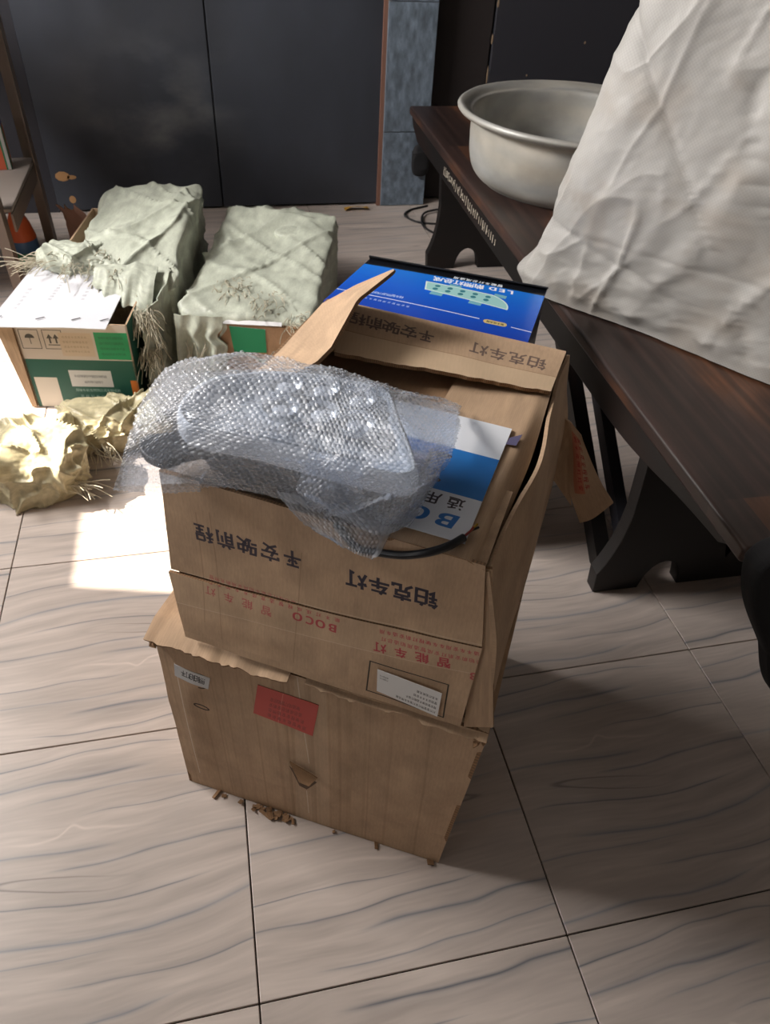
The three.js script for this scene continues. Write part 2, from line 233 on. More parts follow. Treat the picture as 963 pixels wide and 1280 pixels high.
{ // black sheet-metal doors with leaves, the tiled pillar, rusty trim
  const leafUV = (x0, x1) => (g) => { const p = g.attributes.position, uv = g.attributes.uv; for (let i = 0; i < p.count; i++) uv.setXY(i, (p.getX(i) + 0.16) / 1.77, p.getY(i) / 3); return g; };
  const d1 = structure('door_1', box(-0.16, 1.61, 0.012, CEIL, -4.06, -3.95), M.blackPlain);
  structure('leaf', leafUV()(rbox(0.875, 2.2, 0.03, 0.004, 0.2795, 1.112, -3.935)), M.black, d1);
  structure('leaf', leafUV()(rbox(0.885, 2.2, 0.03, 0.004, 1.166, 1.112, -3.935)), M.black, d1);
  const spot = std({ color: 0xb48a5e, roughness: 0.9 });
  for (const [x, y, w, h] of [[-0.1, 0.19, 0.075, 0.05], [-0.055, 0.185, 0.05, 0.022], [-0.075, 0.07, 0.035, 0.04]]) structure('rust_patch', new THREE.CylinderGeometry(0.5, 0.5, 0.002, 9).rotateX(Math.PI / 2).scale(w, h, 1).translate(x, y, -3.9195), spot, d1);
  structure('trim_1', box(1.602, 1.622, 0, CEIL, -4.06, -3.9), M.rustTrim);
  const pil = structure('pillar', box(1.622, 1.883, 0, CEIL, -4.06, -3.9), M.slateJoint);
  for (const [a, b] of [[0.003, 0.396], [0.401, 0.996], [1.001, 1.6], [1.605, 2.2]]) structure('tile', rbox(0.257, b - a, 0.012, 0.0015, 1.7525, (a + b) / 2, -3.898), M.slate, pil);
  const d2 = structure('door_2', box(1.883, 3.9, 0.01, CEIL, -4.06, -4.02), M.blackPlain);
  structure('leaf', leafUV()(rbox(0.32, 2.2, 0.03, 0.004, 2.05, 1.11, -4.0)), std({ color: 0x241d1d, roughness: 0.7 }), d2);
  structure('leaf', leafUV()(rbox(1.6, 2.2, 0.03, 0.004, 3.02, 1.11, -3.99)), M.blackPlain, d2);
  const scr = std({ color: 0x8f7a63, roughness: 0.9 });
  for (const [x, y, w, h] of [[2.222, 0.99, 0.012, 0.04], [2.213, 0.83, 0.01, 0.05], [2.21, 0.66, 0.008, 0.09], [2.44, 0.66, 0.008, 0.012], [2.33, 0.57, 0.01, 0.012], [2.75, 0.82, 0.01, 0.014]]) structure('rust_patch', new THREE.CylinderGeometry(0.5, 0.5, 0.002, 8).rotateX(Math.PI / 2).scale(w, h, 1).translate(x, y, -3.974), scr, d2);
  structure('wall_corner', box(-2.1, -0.16, 0, CEIL, -4.06, -3.93), M.blackPlain);
  structure('ground', box(-9, -2.1, -0.15, -0.02, -8, 6), std({ color: 0x9c958b, roughness: 0.95 }));
}

// ---------------------------------------------------------------- the two brown cartons
const up = V(0, 1, 0), D1 = V(0.849, 0, 0.527), D2 = V(0.527, 0, -0.849);       // across the front of the cartons, and into depth
const nearFace = V(-0.527, 0, 0.849);
{ // upper carton
  const pos = V(0.85, 0.54, -0.55), c = thing('cardboard_box', 'upper brown carton of the stack, open flaps on top, blue and white sticker', 'box', pos);
  const q = (p) => p.sub(pos);
  const N = V(0.5271, -0.0281, -0.8494).normalize(), C = 0.65374;
  const onF = (x, y, off = 0) => onPlane(x, y, N, C).addScaledVector(N, -off);   // a point of the front
  const TL = V(0.552, 0.884, -0.458), TR = V(0.966, 0.881, -0.199), BK = V(1.288, 0.88, -0.709), BL = V(0.874, 0.884, -0.968);
  const O = TL.clone(), E1 = TR.clone().sub(TL).normalize(), E2 = V(0, 0, 0).crossVectors(E1, N).normalize(); if (E2.y > 0) E2.negate();
  const FW = 0.56, FH = 0.40, mx = 0.03, my = 0.012;
  const cv = (px, py) => { const p = onPlane(px, py, N, C).sub(O); return [(p.dot(E1) + mx) / FW * 1680, (p.dot(E2) + my) / FH * 1200]; };
  const fuv = (p) => { const d = p.clone().add(pos).sub(O); return [(d.dot(E1) + mx) / FW, 1 - (d.dot(E2) + my) / FH]; };
  const frontMat = printed(1680, 1200, (g) => {
    const ink = '#35303c', sz = 106;
    write(g, '铂克车灯', cv(549, 741), cv(431, 709), sz, ink, { weight: 0.135 });
    write(g, '平安驶前程', cv(379, 691), cv(240, 653), sz, ink, { weight: 0.125, alpha: 0.88 });
    // printed clear tape along the slit
    const a = cv(208, 714), b = cv(606, 812), L = Math.hypot(b[0] - a[0], b[1] - a[1]);
    g.save(); g.translate(a[0], a[1]); g.rotate(Math.atan2(b[1] - a[1], b[0] - a[0])); g.fillStyle = 'rgba(214,190,160,0.16)'; g.fillRect(-40, -30, L + 80, 205); g.fillStyle = 'rgba(240,225,200,0.3)'; g.fillRect(-40, 170, L + 80, 4); g.fillRect(-40, -30, L + 80, 3); g.restore();
    const red = '#b03a44';
    write(g, 'BOCO', cv(425, 778), cv(345, 752), 56, red, { weight: 0.1, alpha: 0.8, wide: 1.1, step: 58 });
    write(g, '智能车灯', cv(343, 756), cv(258, 728), 60, red, { weight: 0.1, alpha: 0.55 });
    write(g, '智能车灯', cv(565, 822), cv(468, 797), 66, red, { weight: 0.12, alpha: 0.85 });
    write(g, 'B', cv(600, 842), cv(580, 836), 56, red, { alpha: 0.7 });
    for (const [s, p0, p1, al] of [[1, [427, 770], [262, 722], 0.75], [2, [372, 749], [262, 717], 0.55], [3, [600, 815], [476, 783], 0.85], [4, [603, 826], [478, 792], 0.75]]) fine(g, 15, cv(...p0), cv(...p1), 26, red, s, al);
    // handling marks and soft creases
    g.globalAlpha = 0.25; g.strokeStyle = '#6d5139'; g.lineWidth = 5;
    for (const [x0, y0, x1, y1] of [[245, 640, 262, 770], [262, 640, 284, 790], [378, 690, 372, 820]]) { g.beginPath(); g.moveTo(...cv(x0, y0)); g.lineTo(...cv(x1, y1)); g.stroke(); }
    g.globalAlpha = 1;
    const fr = [[466, 820], [562, 853], [556, 892], [462, 855]].map((p) => cv(...p)); g.strokeStyle = '#3d352c'; g.lineWidth = 7; g.beginPath(); fr.forEach((p, i) => g[i ? 'lineTo' : 'moveTo'](...p)); g.closePath(); g.stroke();
  });
  const F = [frontMat, M.edge];
  const upper = bil(q(TL.clone()), q(TR.clone()), q(onF(603, 808)), q(onF(214, 711)));
  mesh('front_panel', sheet((u, v) => upper(u, v).addScaledVector(N, -0.006 * Math.sin(u * 3.14) * v + 0.0012 * vnoise(u * 9, v * 4)), 40, 16, 0.006, nearFace, fuv), F, c);
  const lower = bil(q(onF(212, 713, 0.004)), q(onF(603, 810, 0.002)), q(onF(577, 904, 0.006)), q(onF(240, 785, 0.012)));
  mesh('front_flap', sheet((u, v) => { const p = lower(u, v); p.addScaledVector(N, -0.008 * (1 - u) * v - 0.0015 * vnoise(u * 8, v * 5, 3) - 0.004 * Math.sin(u * 3.14)); if (v > 0.9 && u < 0.16) p.addScaledVector(E1, -0.0); return p; }, 40, 12, 0.006, nearFace, fuv), F, c);
  // corner post between the front and the side, slightly crushed
  mesh('corner_strip', sheet(bil(q(onF(604, 714, -0.004)), q(onF(613, 716, -0.006).add(V(0.002, 0, 0))), q(onF(616, 912, -0.004)), q(onF(579, 911, -0.004))), 4, 12, 0.006, nearFace), [M.kraft, M.edge], c);
  const BR = V(1.004, 0.53, -0.172), BKb = V(1.318, 0.53, -0.69);
  const side = bil(q(TR.clone().add(V(0.006, -0.012, 0))), q(BK.clone().add(V(0.006, -0.006, 0))), q(BKb.clone()), q(BR.clone()));
  mesh('side_panel', sheet((u, v) => side(u, v).addScaledVector(D1, 0.018 * Math.exp(-Math.pow((u - 0.42) / 0.2, 2)) * Math.pow(1 - v, 2) + 0.014 * Math.sin(v * 3.14) + 0.003 * vnoise(u * 7, v * 5, 2)), 30, 18, 0.006, D1), [M.kraft, M.kraft], c);
  const lside = bil(q(BL.clone()), q(TL.clone()), q(onF(232, 780, -0.01)), q(V(0.88, 0.53, -0.96)));
  mesh('side_panel', sheet(lside, 8, 8, 0.006, D1.clone().negate()), [M.kraft, M.edge], c);
  mesh('back_panel', sheet(bil(q(BK.clone()), q(BL.clone()), q(V(0.88, 0.53, -0.96)), q(BKb.clone())), 8, 8, 0.006, D2), [M.kraft, M.edge], c);
  mesh('bottom_panel', sheet(bil(q(V(0.88, 0.536, -0.95)), q(V(1.312, 0.536, -0.686)), q(V(0.998, 0.536, -0.182)), q(V(0.562, 0.536, -0.448))), 4, 4, 0.005, up), [M.kraft, M.edge], c);
  // top: right flap lying flat, front flap under the wrap, an inner carton in the opening
  const into = BK.clone().sub(TR), FR = TR.clone().addScaledVector(E1, -0.163).add(V(0, 0.001, 0));
  const rf = bil(q(FR.clone().add(into)), q(BK.clone()), q(TR.clone()), q(FR.clone()));
  mesh('top_flap', sheet((u, v) => { const p = rf(u, v), e = smooth(0.84, 1, u); p.y -= 0.026 * e * e * smooth(0.05, 0.9, v); p.y += 0.0015 * vnoise(u * 4, v * 7, 4); if (e > 0) p.addScaledVector(D1, 0.006 * e * Math.exp(-Math.pow((v - 0.55) / 0.2, 2))); return p; }, 24, 30, 0.006, up), [M.kraft, M.edge], c);
  const ff = bil(q(TL.clone().add(V(0, -0.006, 0)).addScaledVector(D2, 0.17)), q(TR.clone().add(V(0, -0.007, 0)).addScaledVector(D2, 0.17)), q(TR.clone().add(V(0, -0.007, 0))), q(TL.clone().add(V(0, -0.006, 0))));
  mesh('top_flap', sheet(ff, 8, 4, 0.005, up), [M.kraft, M.edge], c);
  const ins = (a, b, y) => V(TL.x + (TR.x - TL.x) * a + into.x * b, y, TL.z + (TR.z - TL.z) * a + into.z * b);
  mesh('inner_carton', sheet(bil(q(ins(0.03, 0.97, 0.872)), q(ins(0.97, 0.97, 0.872)), q(ins(0.97, 0.03, 0.872)), q(ins(0.03, 0.03, 0.872))), 6, 6, 0.22, up), [std({ map: kraftTex, color: 0xf4ece4, roughness: 0.55 }), M.edge], c, 'darker brown carton inside the opening');
  // back flap folded forward, its torn free edge raised
  const e0 = lev(418, 440, 0.925), e1 = lev(689, 489, 0.892), h0 = BL.clone().add(V(0.028, 0.002, 0.018)), h1 = BK.clone().add(V(0, 0.002, 0));
  const bf = bil(q(h0), q(h1), q(e1), q(e0));
  const flapMat = printed(1024, 320, (g) => {
    g.fillStyle = 'rgba(214,190,158,0.55)'; g.fillRect(0, 218, 1024, 102); g.fillStyle = 'rgba(120,90,60,0.35)'; g.fillRect(0, 214, 1024, 4);
    write(g, '铂克车灯', [965, 108], [610, 100], 88, '#5c4a44', { weight: 0.11, alpha: 0.85 });
    write(g, '平安驶前程', [455, 98], [40, 86], 88, '#54423c', { weight: 0.11, alpha: 0.9 });
  });
  mesh('back_flap', sheet((u, v) => { const p = bf(u, v); p.y += 0.012 * Math.sin(v * 3.14) * (1 - u) + 0.002 * vnoise(u * 7, v * 2) * v; if (v > 0.97) p.addScaledVector(D2, 0.0025 * vnoise(u * 34, 1.5)); return p; }, 60, 10, 0.007, up), [flapMat, M.edge], c);
  // left flap standing up, narrowing to a bent point
  const L = [lev(300, 483, 0.885), lev(352, 436, 0.885), lev(403, 379, 0.886), lev(445, 356, 0.93), lev(492, 336, 1.0)], R = [lev(352, 476, 0.93), lev(396, 452, 0.955), lev(414, 434, 0.968), lev(447, 374, 0.985), lev(493, 338, 1.0)];
  L.forEach(q); R.forEach(q); const lf = (u, v) => lin(L, u).lerp(lin(R, u), v);
  mesh('side_flap', sheet((u, v) => lf(u, v), 30, 8, 0.006, up), [M.kraft, M.edge], c, 'left flap standing up and narrowing to a bent point');
  // sticker with lettering, the code square left blank
  const sy = 0.0035, S = (x, y) => { const p = lev(x, y, 0.882); return q(p.add(V(0, sy - 0.0005, 0))); };
  const sTR = S(640, 538), sBR = S(581, 682), dirL = E1.clone().multiplyScalar(-0.2), sTL = sTR.clone().add(dirL), sBL = sBR.clone().add(dirL);
  const stick = std({ map: tex(canvas(800, 1180, (g, w, h) => {                // drawn upright; it lies with its head towards the camera
    g.fillStyle = '#dfe3ea'; g.fillRect(0, 0, w, h);
    write(g, 'BOCO', [60, 205], [700, 205], 132, '#2f74bd', { wide: 1.32, step: 165, slant: 0.18 });
    write(g, '适用', [85, 352], [330, 352], 106, '#3b3338', { weight: 0.11 });
    g.fillStyle = '#2a78c4'; g.fillRect(0, 385, w, 430);
    g.lineCap = 'round'; g.strokeStyle = '#4a3530'; g.lineWidth = 36; g.beginPath(); g.moveTo(330, 470); g.lineTo(395, 470); g.lineTo(395, 720); g.lineTo(330, 720); g.stroke();
    g.fillStyle = '#4a3530'; for (const y of [470, 720]) { g.beginPath(); g.ellipse(320, y, 46, 27, 0, 0, 7); g.fill(); }
    g.fillStyle = '#b9b3cd'; g.beginPath(); g.roundRect(410, 520, 180, 160, 26); g.fill(); g.strokeStyle = '#e4e0ee'; g.lineWidth = 9; g.stroke(); g.beginPath(); g.roundRect(440, 550, 110, 100, 16); g.stroke();
  })), roughness: 0.35 });
  mesh('sticker', sheet(bil(sBR, sBL, sTL, sTR), 6, 8, 0.0006, up), [stick, M.white], c, 'blue and white printed sticker');
  mesh('tape_strip', sheet(bil(S(637, 549), S(653, 545), S(645, 559), S(632, 557)), 2, 2, 0.0006, up), [std({ color: 0x5a5675, roughness: 0.6 }), M.edge], c, 'short violet strip beside the sticker');
  const lab = [[476, 828], [556, 858], [550, 887], [475, 855]].map((p) => q(onF(...p, 0.0145)));
  const labMat = std({ map: tex(canvas(512, 200, (g, w, h) => { g.fillStyle = '#d9d8d6'; g.fillRect(0, 0, w, h); for (let i = 0; i < 4; i++) fine(g, [14, 11, 8, 7][i], [490, 162 - i * 38], [490 - [330, 250, 190, 170][i], 162 - i * 38], 22, '#3b3836', 11 + i, 0.9); fine(g, 5, [90, 40], [20, 40], 14, '#55524f', 31); fine(g, 5, [90, 62], [20, 62], 14, '#55524f', 33); })), roughness: 0.5 });
  mesh('address_label', sheet(bil(...lab), 6, 3, 0.0006, nearFace), [labMat, M.white], c, 'white printed label in a black frame');
  // torn strip of side panel with red printed tape, hanging out on the right
  const nH = V(0.45, 0.05, -0.89).normalize(), cH = nH.dot(V(1.30, 0.7, -0.66)), H = (x, y, o = 0) => q(onPlane(x, y, nH, cH + o));
  const redTape = printed(256, 512, (g) => { g.save(); g.translate(90, 40); g.rotate(0.12); g.fillStyle = '#c0583f'; g.globalAlpha = 0.55; g.fillRect(0, 0, 90, 320); g.globalAlpha = 1; g.restore(); fine(g, 7, [170, 50], [150, 350], 34, '#a52f2c', 51, 0.9); fine(g, 7, [120, 60], [104, 350], 34, '#a52f2c', 52, 0.9); });
  const hang = netFn([[H(711, 527), H(716, 530), H(727, 545)], [H(712, 570), H(722, 572, -0.012), H(741, 580)], [H(712, 612), H(728, 612, -0.014), H(753, 605)], [H(725, 654), H(742, 648), H(767, 629)]]);
  mesh('torn_flap', sheet((u, v) => hang(u, v), 12, 16, 0.004, nearFace), [redTape, M.kraft], c, 'torn cardboard strip with red printed tape');
  const hang2 = netFn([[H(690, 500, 0.01), H(703, 520, 0.01), H(711, 527, 0.004)], [H(684, 560, 0.01), H(694, 570, 0.012), H(712, 560, 0.006)], [H(680, 588, 0.01), H(692, 600, 0.01), H(714, 632, 0.004)]]);
  mesh('torn_flap', sheet((u, v) => hang2(u, v), 10, 10, 0.004, nearFace), [M.kraft, M.kraft], c);
}
{ // lower carton
  const pos = V(0.85, 0, -0.5), c = thing('cardboard_box', 'lower battered brown carton with red label, under the printed carton', 'box', pos), q = (p) => p.sub(pos);
  const FL = V(0.483, 0.002, -0.459), FR = V(0.985, 0.002, -0.181), TL = V(0.486, 0.517, -0.464), TR = V(1.014, 0.517, -0.165), N = nearFace, dep = V(0.49, 0, -0.86).multiplyScalar(0.58);
  const n2 = V(-0.487, 0, 0.873), cf = n2.dot(FL), W = 0.62, Hh = 0.53;
  const cv = (x, y) => { const p = onPlane(x, y, n2, cf); return [((p.x - FL.x) / 0.874 + 0.02) / W * 1600, (0.522 - p.y) / Hh * 1370]; };
  const f = bil(q(TL.clone()), q(TR.clone()), q(FR.clone()), q(FL.clone()));
  const mat = printed(1600, 1370, (g) => {
    g.globalAlpha = 0.5; g.strokeStyle = '#5f4830'; g.lineCap = 'round';
    for (let i = 0; i < 26; i++) { const r = rng(i + 5), x = r() * 1600; g.globalAlpha = 0.05 + 0.09 * r(); g.lineWidth = 4 + 18 * r(); g.beginPath(); g.moveTo(x, 0); g.lineTo(x + 14, 1370); g.stroke(); }
    g.globalAlpha = 0.16; g.fillStyle = '#e6d5ba'; const t0 = cv(368, 845), t1 = cv(408, 862), t2 = cv(412, 1035), t3 = cv(370, 1022); g.beginPath(); g.moveTo(...t0); g.lineTo(...t1); g.lineTo(...t2); g.lineTo(...t3); g.closePath(); g.fill();
    g.globalAlpha = 0.75; g.strokeStyle = '#ded3c0'; g.lineWidth = 5; for (const l of [[[372, 850], [379, 905], [386, 950]], [[383, 985], [386, 1015]], [[218, 830], [235, 905], [250, 965]]]) { g.beginPath(); l.forEach((p, i) => g[i ? 'lineTo' : 'moveTo'](...cv(...p))); g.stroke(); }
    g.globalAlpha = 0.85; g.strokeStyle = '#2c241e'; g.lineWidth = 9; g.beginPath(); g.ellipse(...cv(250, 852), 42, 56, 0.2, -2.6, 1.6); g.stroke(); g.beginPath(); g.ellipse(...cv(252, 883), 40, 14, 0.35, 0, 6.3); g.stroke();
    g.fillStyle = '#4b3826'; g.globalAlpha = 0.85; g.beginPath(); [[361, 953], [372, 962], [396, 974], [383, 983], [374, 978]].forEach((p, i) => g[i ? 'lineTo' : 'moveTo'](...cv(...p))); g.closePath(); g.fill();  // torn hole drawn flat, its shaded inside painted dark
    g.globalAlpha = 1;
  });
  const uvF = (p) => { const w = p.clone().add(pos); return [((w.x - FL.x) / 0.874 + 0.02) / W, 1 - (0.522 - w.y) / Hh]; };
  const FP = (u, v) => f(u, v).addScaledVector(N, 0.008 * Math.sin(u * 3.14) * Math.sin(v * 3) + 0.005 * fbm(u * 7, v * 5, 2, 3) * Math.sin(v * 3.14) + 0.006 * ridge(u * 9 + v * 1.6, v * 1.2, 3) * Math.exp(-Math.pow((u - 0.09) / 0.06, 2)) * Math.sin(v * 3.14));
  mesh('front_panel', sheet(FP, 70, 50, 0.007, N, uvF), [mat, M.edge], c);
  mesh('side_panel', sheet((u, v) => bil(q(TR.clone()), q(TR.clone().add(dep)), q(FR.clone().add(dep)), q(FR.clone()))(u, v).addScaledVector(D1, 0.006 * Math.sin(u * 3) * Math.sin(v * 3)), 16, 12, 0.007, D1), [M.kraft, M.edge], c);
  mesh('side_panel', sheet(bil(q(TL.clone().add(dep)), q(TL.clone()), q(FL.clone()), q(FL.clone().add(dep))), 8, 8, 0.007, D1.clone().negate()), [M.kraft, M.edge], c);
  mesh('back_panel', sheet(bil(q(TR.clone().add(dep)), q(TL.clone().add(dep)), q(FL.clone().add(dep)), q(FR.clone().add(dep))), 6, 6, 0.007, D2), [M.kraft, M.edge], c);
  const ax = TR.clone().sub(TL);
  const flap = (a, b, y, over, seed, drop) => { const g = bil(q(TL.clone().addScaledVector(ax, a).addScaledVector(dep, 0.5).setY(y)), q(TL.clone().addScaledVector(ax, b).addScaledVector(dep, 0.5).setY(y)), q(TL.clone().addScaledVector(ax, b).setY(y)), q(TL.clone().addScaledVector(ax, a).setY(y)));
    mesh('top_flap', sheet((u, v) => { const p = g(u, v), e = smooth(0.93, 1, v); p.addScaledVector(N, over * e + (v > 0.98 ? 0.003 * vnoise(u * 30, seed) : 0)); p.y += -0.016 * e * e + 0.0045 * vnoise(u * 9, v * 3, seed) * v - drop * e * u; return p; }, 50, 14, 0.007, up), [M.kraft, M.edge], c); };
  flap(-0.012, 0.435, 0.5335, 0.02, 2, 0); flap(0.48, 1.0, 0.5285, 0.01, 5, 0.006);
  mesh('shade_panel', sheet(bil(q(TL.clone().add(dep).setY(0.513)), q(TR.clone().add(dep).setY(0.513)), q(TR.clone().setY(0.513)), q(TL.clone().setY(0.513))), 4, 4, 0.006, up), [std({ color: 0x2c231b, roughness: 0.95 }), M.edge], c);  // near-black sheet, its colour stands for the shade in the flap gap
  const lbl = (pts, off) => { const k = pts.map(([x, y]) => { const p = onPlane(x, y, n2, cf + 0.006), v = (0.517 - p.y) / 0.515, a = lerp(TL.x, FL.x, v), b = lerp(TR.x, FR.x, v); return V((p.x - a) / (b - a), v, 0); }), g = bil(...k); return (u, v) => { const s = g(u, v); return FP(s.x, s.y).addScaledVector(N, off); }; };
  mesh('red_label', sheet((u, v) => lbl([[324, 861], [401, 886], [394, 922], [319, 895]], 0.0012)(u, v), 14, 8, 0.0008, N), [std({ map: tex(canvas(400, 200, (g) => { g.fillStyle = '#c4463c'; g.fillRect(0, 0, 400, 200); g.fillStyle = 'rgba(235,190,180,0.35)'; g.fillRect(165, 0, 6, 200); for (let i = 0; i < 4; i++) fine(g, 8, [350 - i * 20, 160 - i * 36], [90, 160 - i * 36], 26, '#7a1f1c', 71 + i, 0.75); })), roughness: 0.5 }), M.edge], c, 'faded red printed label');
  mesh('white_label', sheet((u, v) => lbl([[219, 835], [264, 853], [262, 866], [220, 849]], 0.0012)(u, v), 14, 6, 0.0008, N), [std({ map: tex(canvas(256, 80, (g) => { g.fillStyle = '#c9cbcc'; g.fillRect(0, 0, 256, 80); fine(g, 5, [225, 16], [45, 16], 44, '#1d1f23', 81, 1); })), roughness: 0.5 }), M.white], c, 'narrow white label with black marks');
  const tt = [[362, 953], [397, 973], [386, 983], [374, 978]].map(([x, y], i) => q(onPlane(x, y, n2, cf + [0.014, 0.016, 0.03, 0.026][i])));
  mesh('torn_tab', sheet(bil(...tt), 6, 4, 0.004, N), [M.edge, M.edge], c);
  const r = rng(77), scraps = [];
  for (let i = 0; i < 26; i++) { const s = r() < 0.65 ? 0.36 + 0.16 * (r() - 0.5) : r(), p = FL.clone().lerp(FR, s).addScaledVector(N, 0.004 + 0.018 * r() * (s > 0.2 && s < 0.5 ? 1 : 0.4)).setY(0.003 + 0.004 * r()); scraps.push(new THREE.BoxGeometry(0.006 + 0.02 * r(), 0.002, 0.004 + 0.01 * r()).rotateX(r() - 0.5).rotateY(r() * 3).rotateZ((r() - 0.5) * 0.7).translate(p.x - pos.x, p.y - pos.y, p.z - pos.z)); }
  for (let i = 0; i < 14; i++) { const p = TL.clone().lerp(TR, i < 8 ? 0.005 * r() : 0.97 + 0.03 * r()).setY(0.515 - 0.03 * r()).addScaledVector(N, 0.012 * r()); scraps.push(new THREE.BoxGeometry(0.004 + 0.012 * r(), 0.002, 0.004 + 0.008 * r()).rotateX(r() * 3).rotateY(r() * 3).translate(p.x - pos.x, p.y - pos.y, p.z - pos.z)); }
  mesh('torn_paper', mergeGeometries(scraps), M.edge, c).userData.kind = 'stuff';
}
{ // blue printed box behind the cartons
  const pos = V(1.26, 0, -1.3), c = thing('cardboard_box', 'tall box with glossy blue printed lid behind the stacked cartons', 'box', pos), q = (p) => p.sub(pos), h = 0.7;
  const A = lev(463, 323, h), B = lev(684, 362, h), Cc = lev(660, 429, h), D = lev(404, 376, h);
  const lid = std({ map: tex(canvas(1400, 820, (g, w, hh) => {                   // drawn with the far edge on top, then lettered upside down
    const gr = g.createLinearGradient(0, 0, 0, hh); gr.addColorStop(0, '#1f7fe0'); gr.addColorStop(0.5, '#1a5fd0'); gr.addColorStop(1, '#1c3fa6'); g.fillStyle = gr; g.fillRect(0, 0, w, hh);
    g.fillStyle = '#15171c'; g.fillRect(0, 0, w, 110);
    g.strokeStyle = '#d8e2f0'; g.lineWidth = 9; g.beginPath(); g.moveTo(0, 600); g.lineTo(1040, 640); g.moveTo(1260, 660); g.lineTo(1400, 668); g.stroke();
    write(g, '智能车灯总成适用', [1080, 62], [700, 62], 44, '#e8ecf2', { weight: 0.13 });
    write(g, 'LED', [1180, 130], [1000, 130], 62, '#eef3fb', { slant: -0.12, wide: 1.35, step: 62 }); write(g, '前照灯总成', [955, 130], [560, 130], 80, '#eef3fb', { weight: 0.15, slant: -0.12 });
    g.save(); g.translate(860, 330); g.rotate(0.05); g.fillStyle = '#77b3c4'; for (const [x, y] of [[-150, -90], [190, -90], [-230, 90], [60, 100]]) g.fillRect(x, y - 20, 90, 48);
    g.fillStyle = '#9fd0cf'; g.beginPath(); g.moveTo(-320, -70); g.lineTo(180, -75); g.quadraticCurveTo(330, -20, 330, 90); g.lineTo(-280, 60); g.closePath(); g.fill(); g.strokeStyle = '#d8efe8'; g.lineWidth = 10; g.stroke();
    g.fillStyle = '#3f7f8c'; for (let i = 0; i < 5; i++) for (let j = 0; j < 2; j++) { g.beginPath(); g.arc(-220 + i * 95, -30 + j * 52, 20, 0, 7); g.fill(); } g.restore();
    g.fillStyle = '#c9b67a'; g.beginPath(); g.roundRect(1070, 625, 160, 52, 26); g.fill(); fine(g, 5, [1210, 640], [1090, 640], 24, '#3c3420', 91, 1);
    fine(g, 9, [480, 545], [210, 545], 34, '#dfe8f5', 93); fine(g, 13, [560, 660], [130, 645], 24, '#cdd9ee', 94); g.strokeStyle = '#dfe8f5'; g.lineWidth = 3; g.strokeRect(90, 520, 100, 28);
  })), roughness: 0.22 });
  mesh('lid', sheet((u, v) => { const p = bil(q(A.clone()), q(B.clone()), q(Cc.clone()), q(D.clone()))(u, v); p.y += 0.006 * Math.sin(u * 3.14) * Math.sin(v * 3.14); return p; }, 14, 10, 0.006, up), [lid, std({ color: 0x1c3f9a, roughness: 0.4 })], c, 'glossy blue printed lid');
  const dark = std({ color: 0x1b1d23, roughness: 0.35 }), y1 = h - 0.006, dn = (p) => p.clone().setY(0.003), tp = (p, k) => p.clone().setY(y1).lerp(Cc.clone().add(A).multiplyScalar(0.5).setY(y1), k);
  const E = [A, B, Cc, D], out = [D2, D1, nearFace, D1.clone().negate()];
  for (let i = 0; i < 4; i++) { const a = tp(E[(i + 1) % 4], 0.01), b = tp(E[i], 0.01); mesh('side_panel', sheet(bil(q(a.clone()), q(b.clone()), q(dn(b)), q(dn(a))), 4, 4, 0.005, out[i]), [dark, dark], c); }
  mesh('tuck_flap', sheet((u, v) => { const p = bil(q(lev(462, 319, h + 0.012)), q(lev(686, 359, h + 0.012)), q(B.clone()), q(A.clone()))(u, v); return p; }, 10, 3, 0.004, up), [dark, dark], c, 'black rear edge of the lid');
}

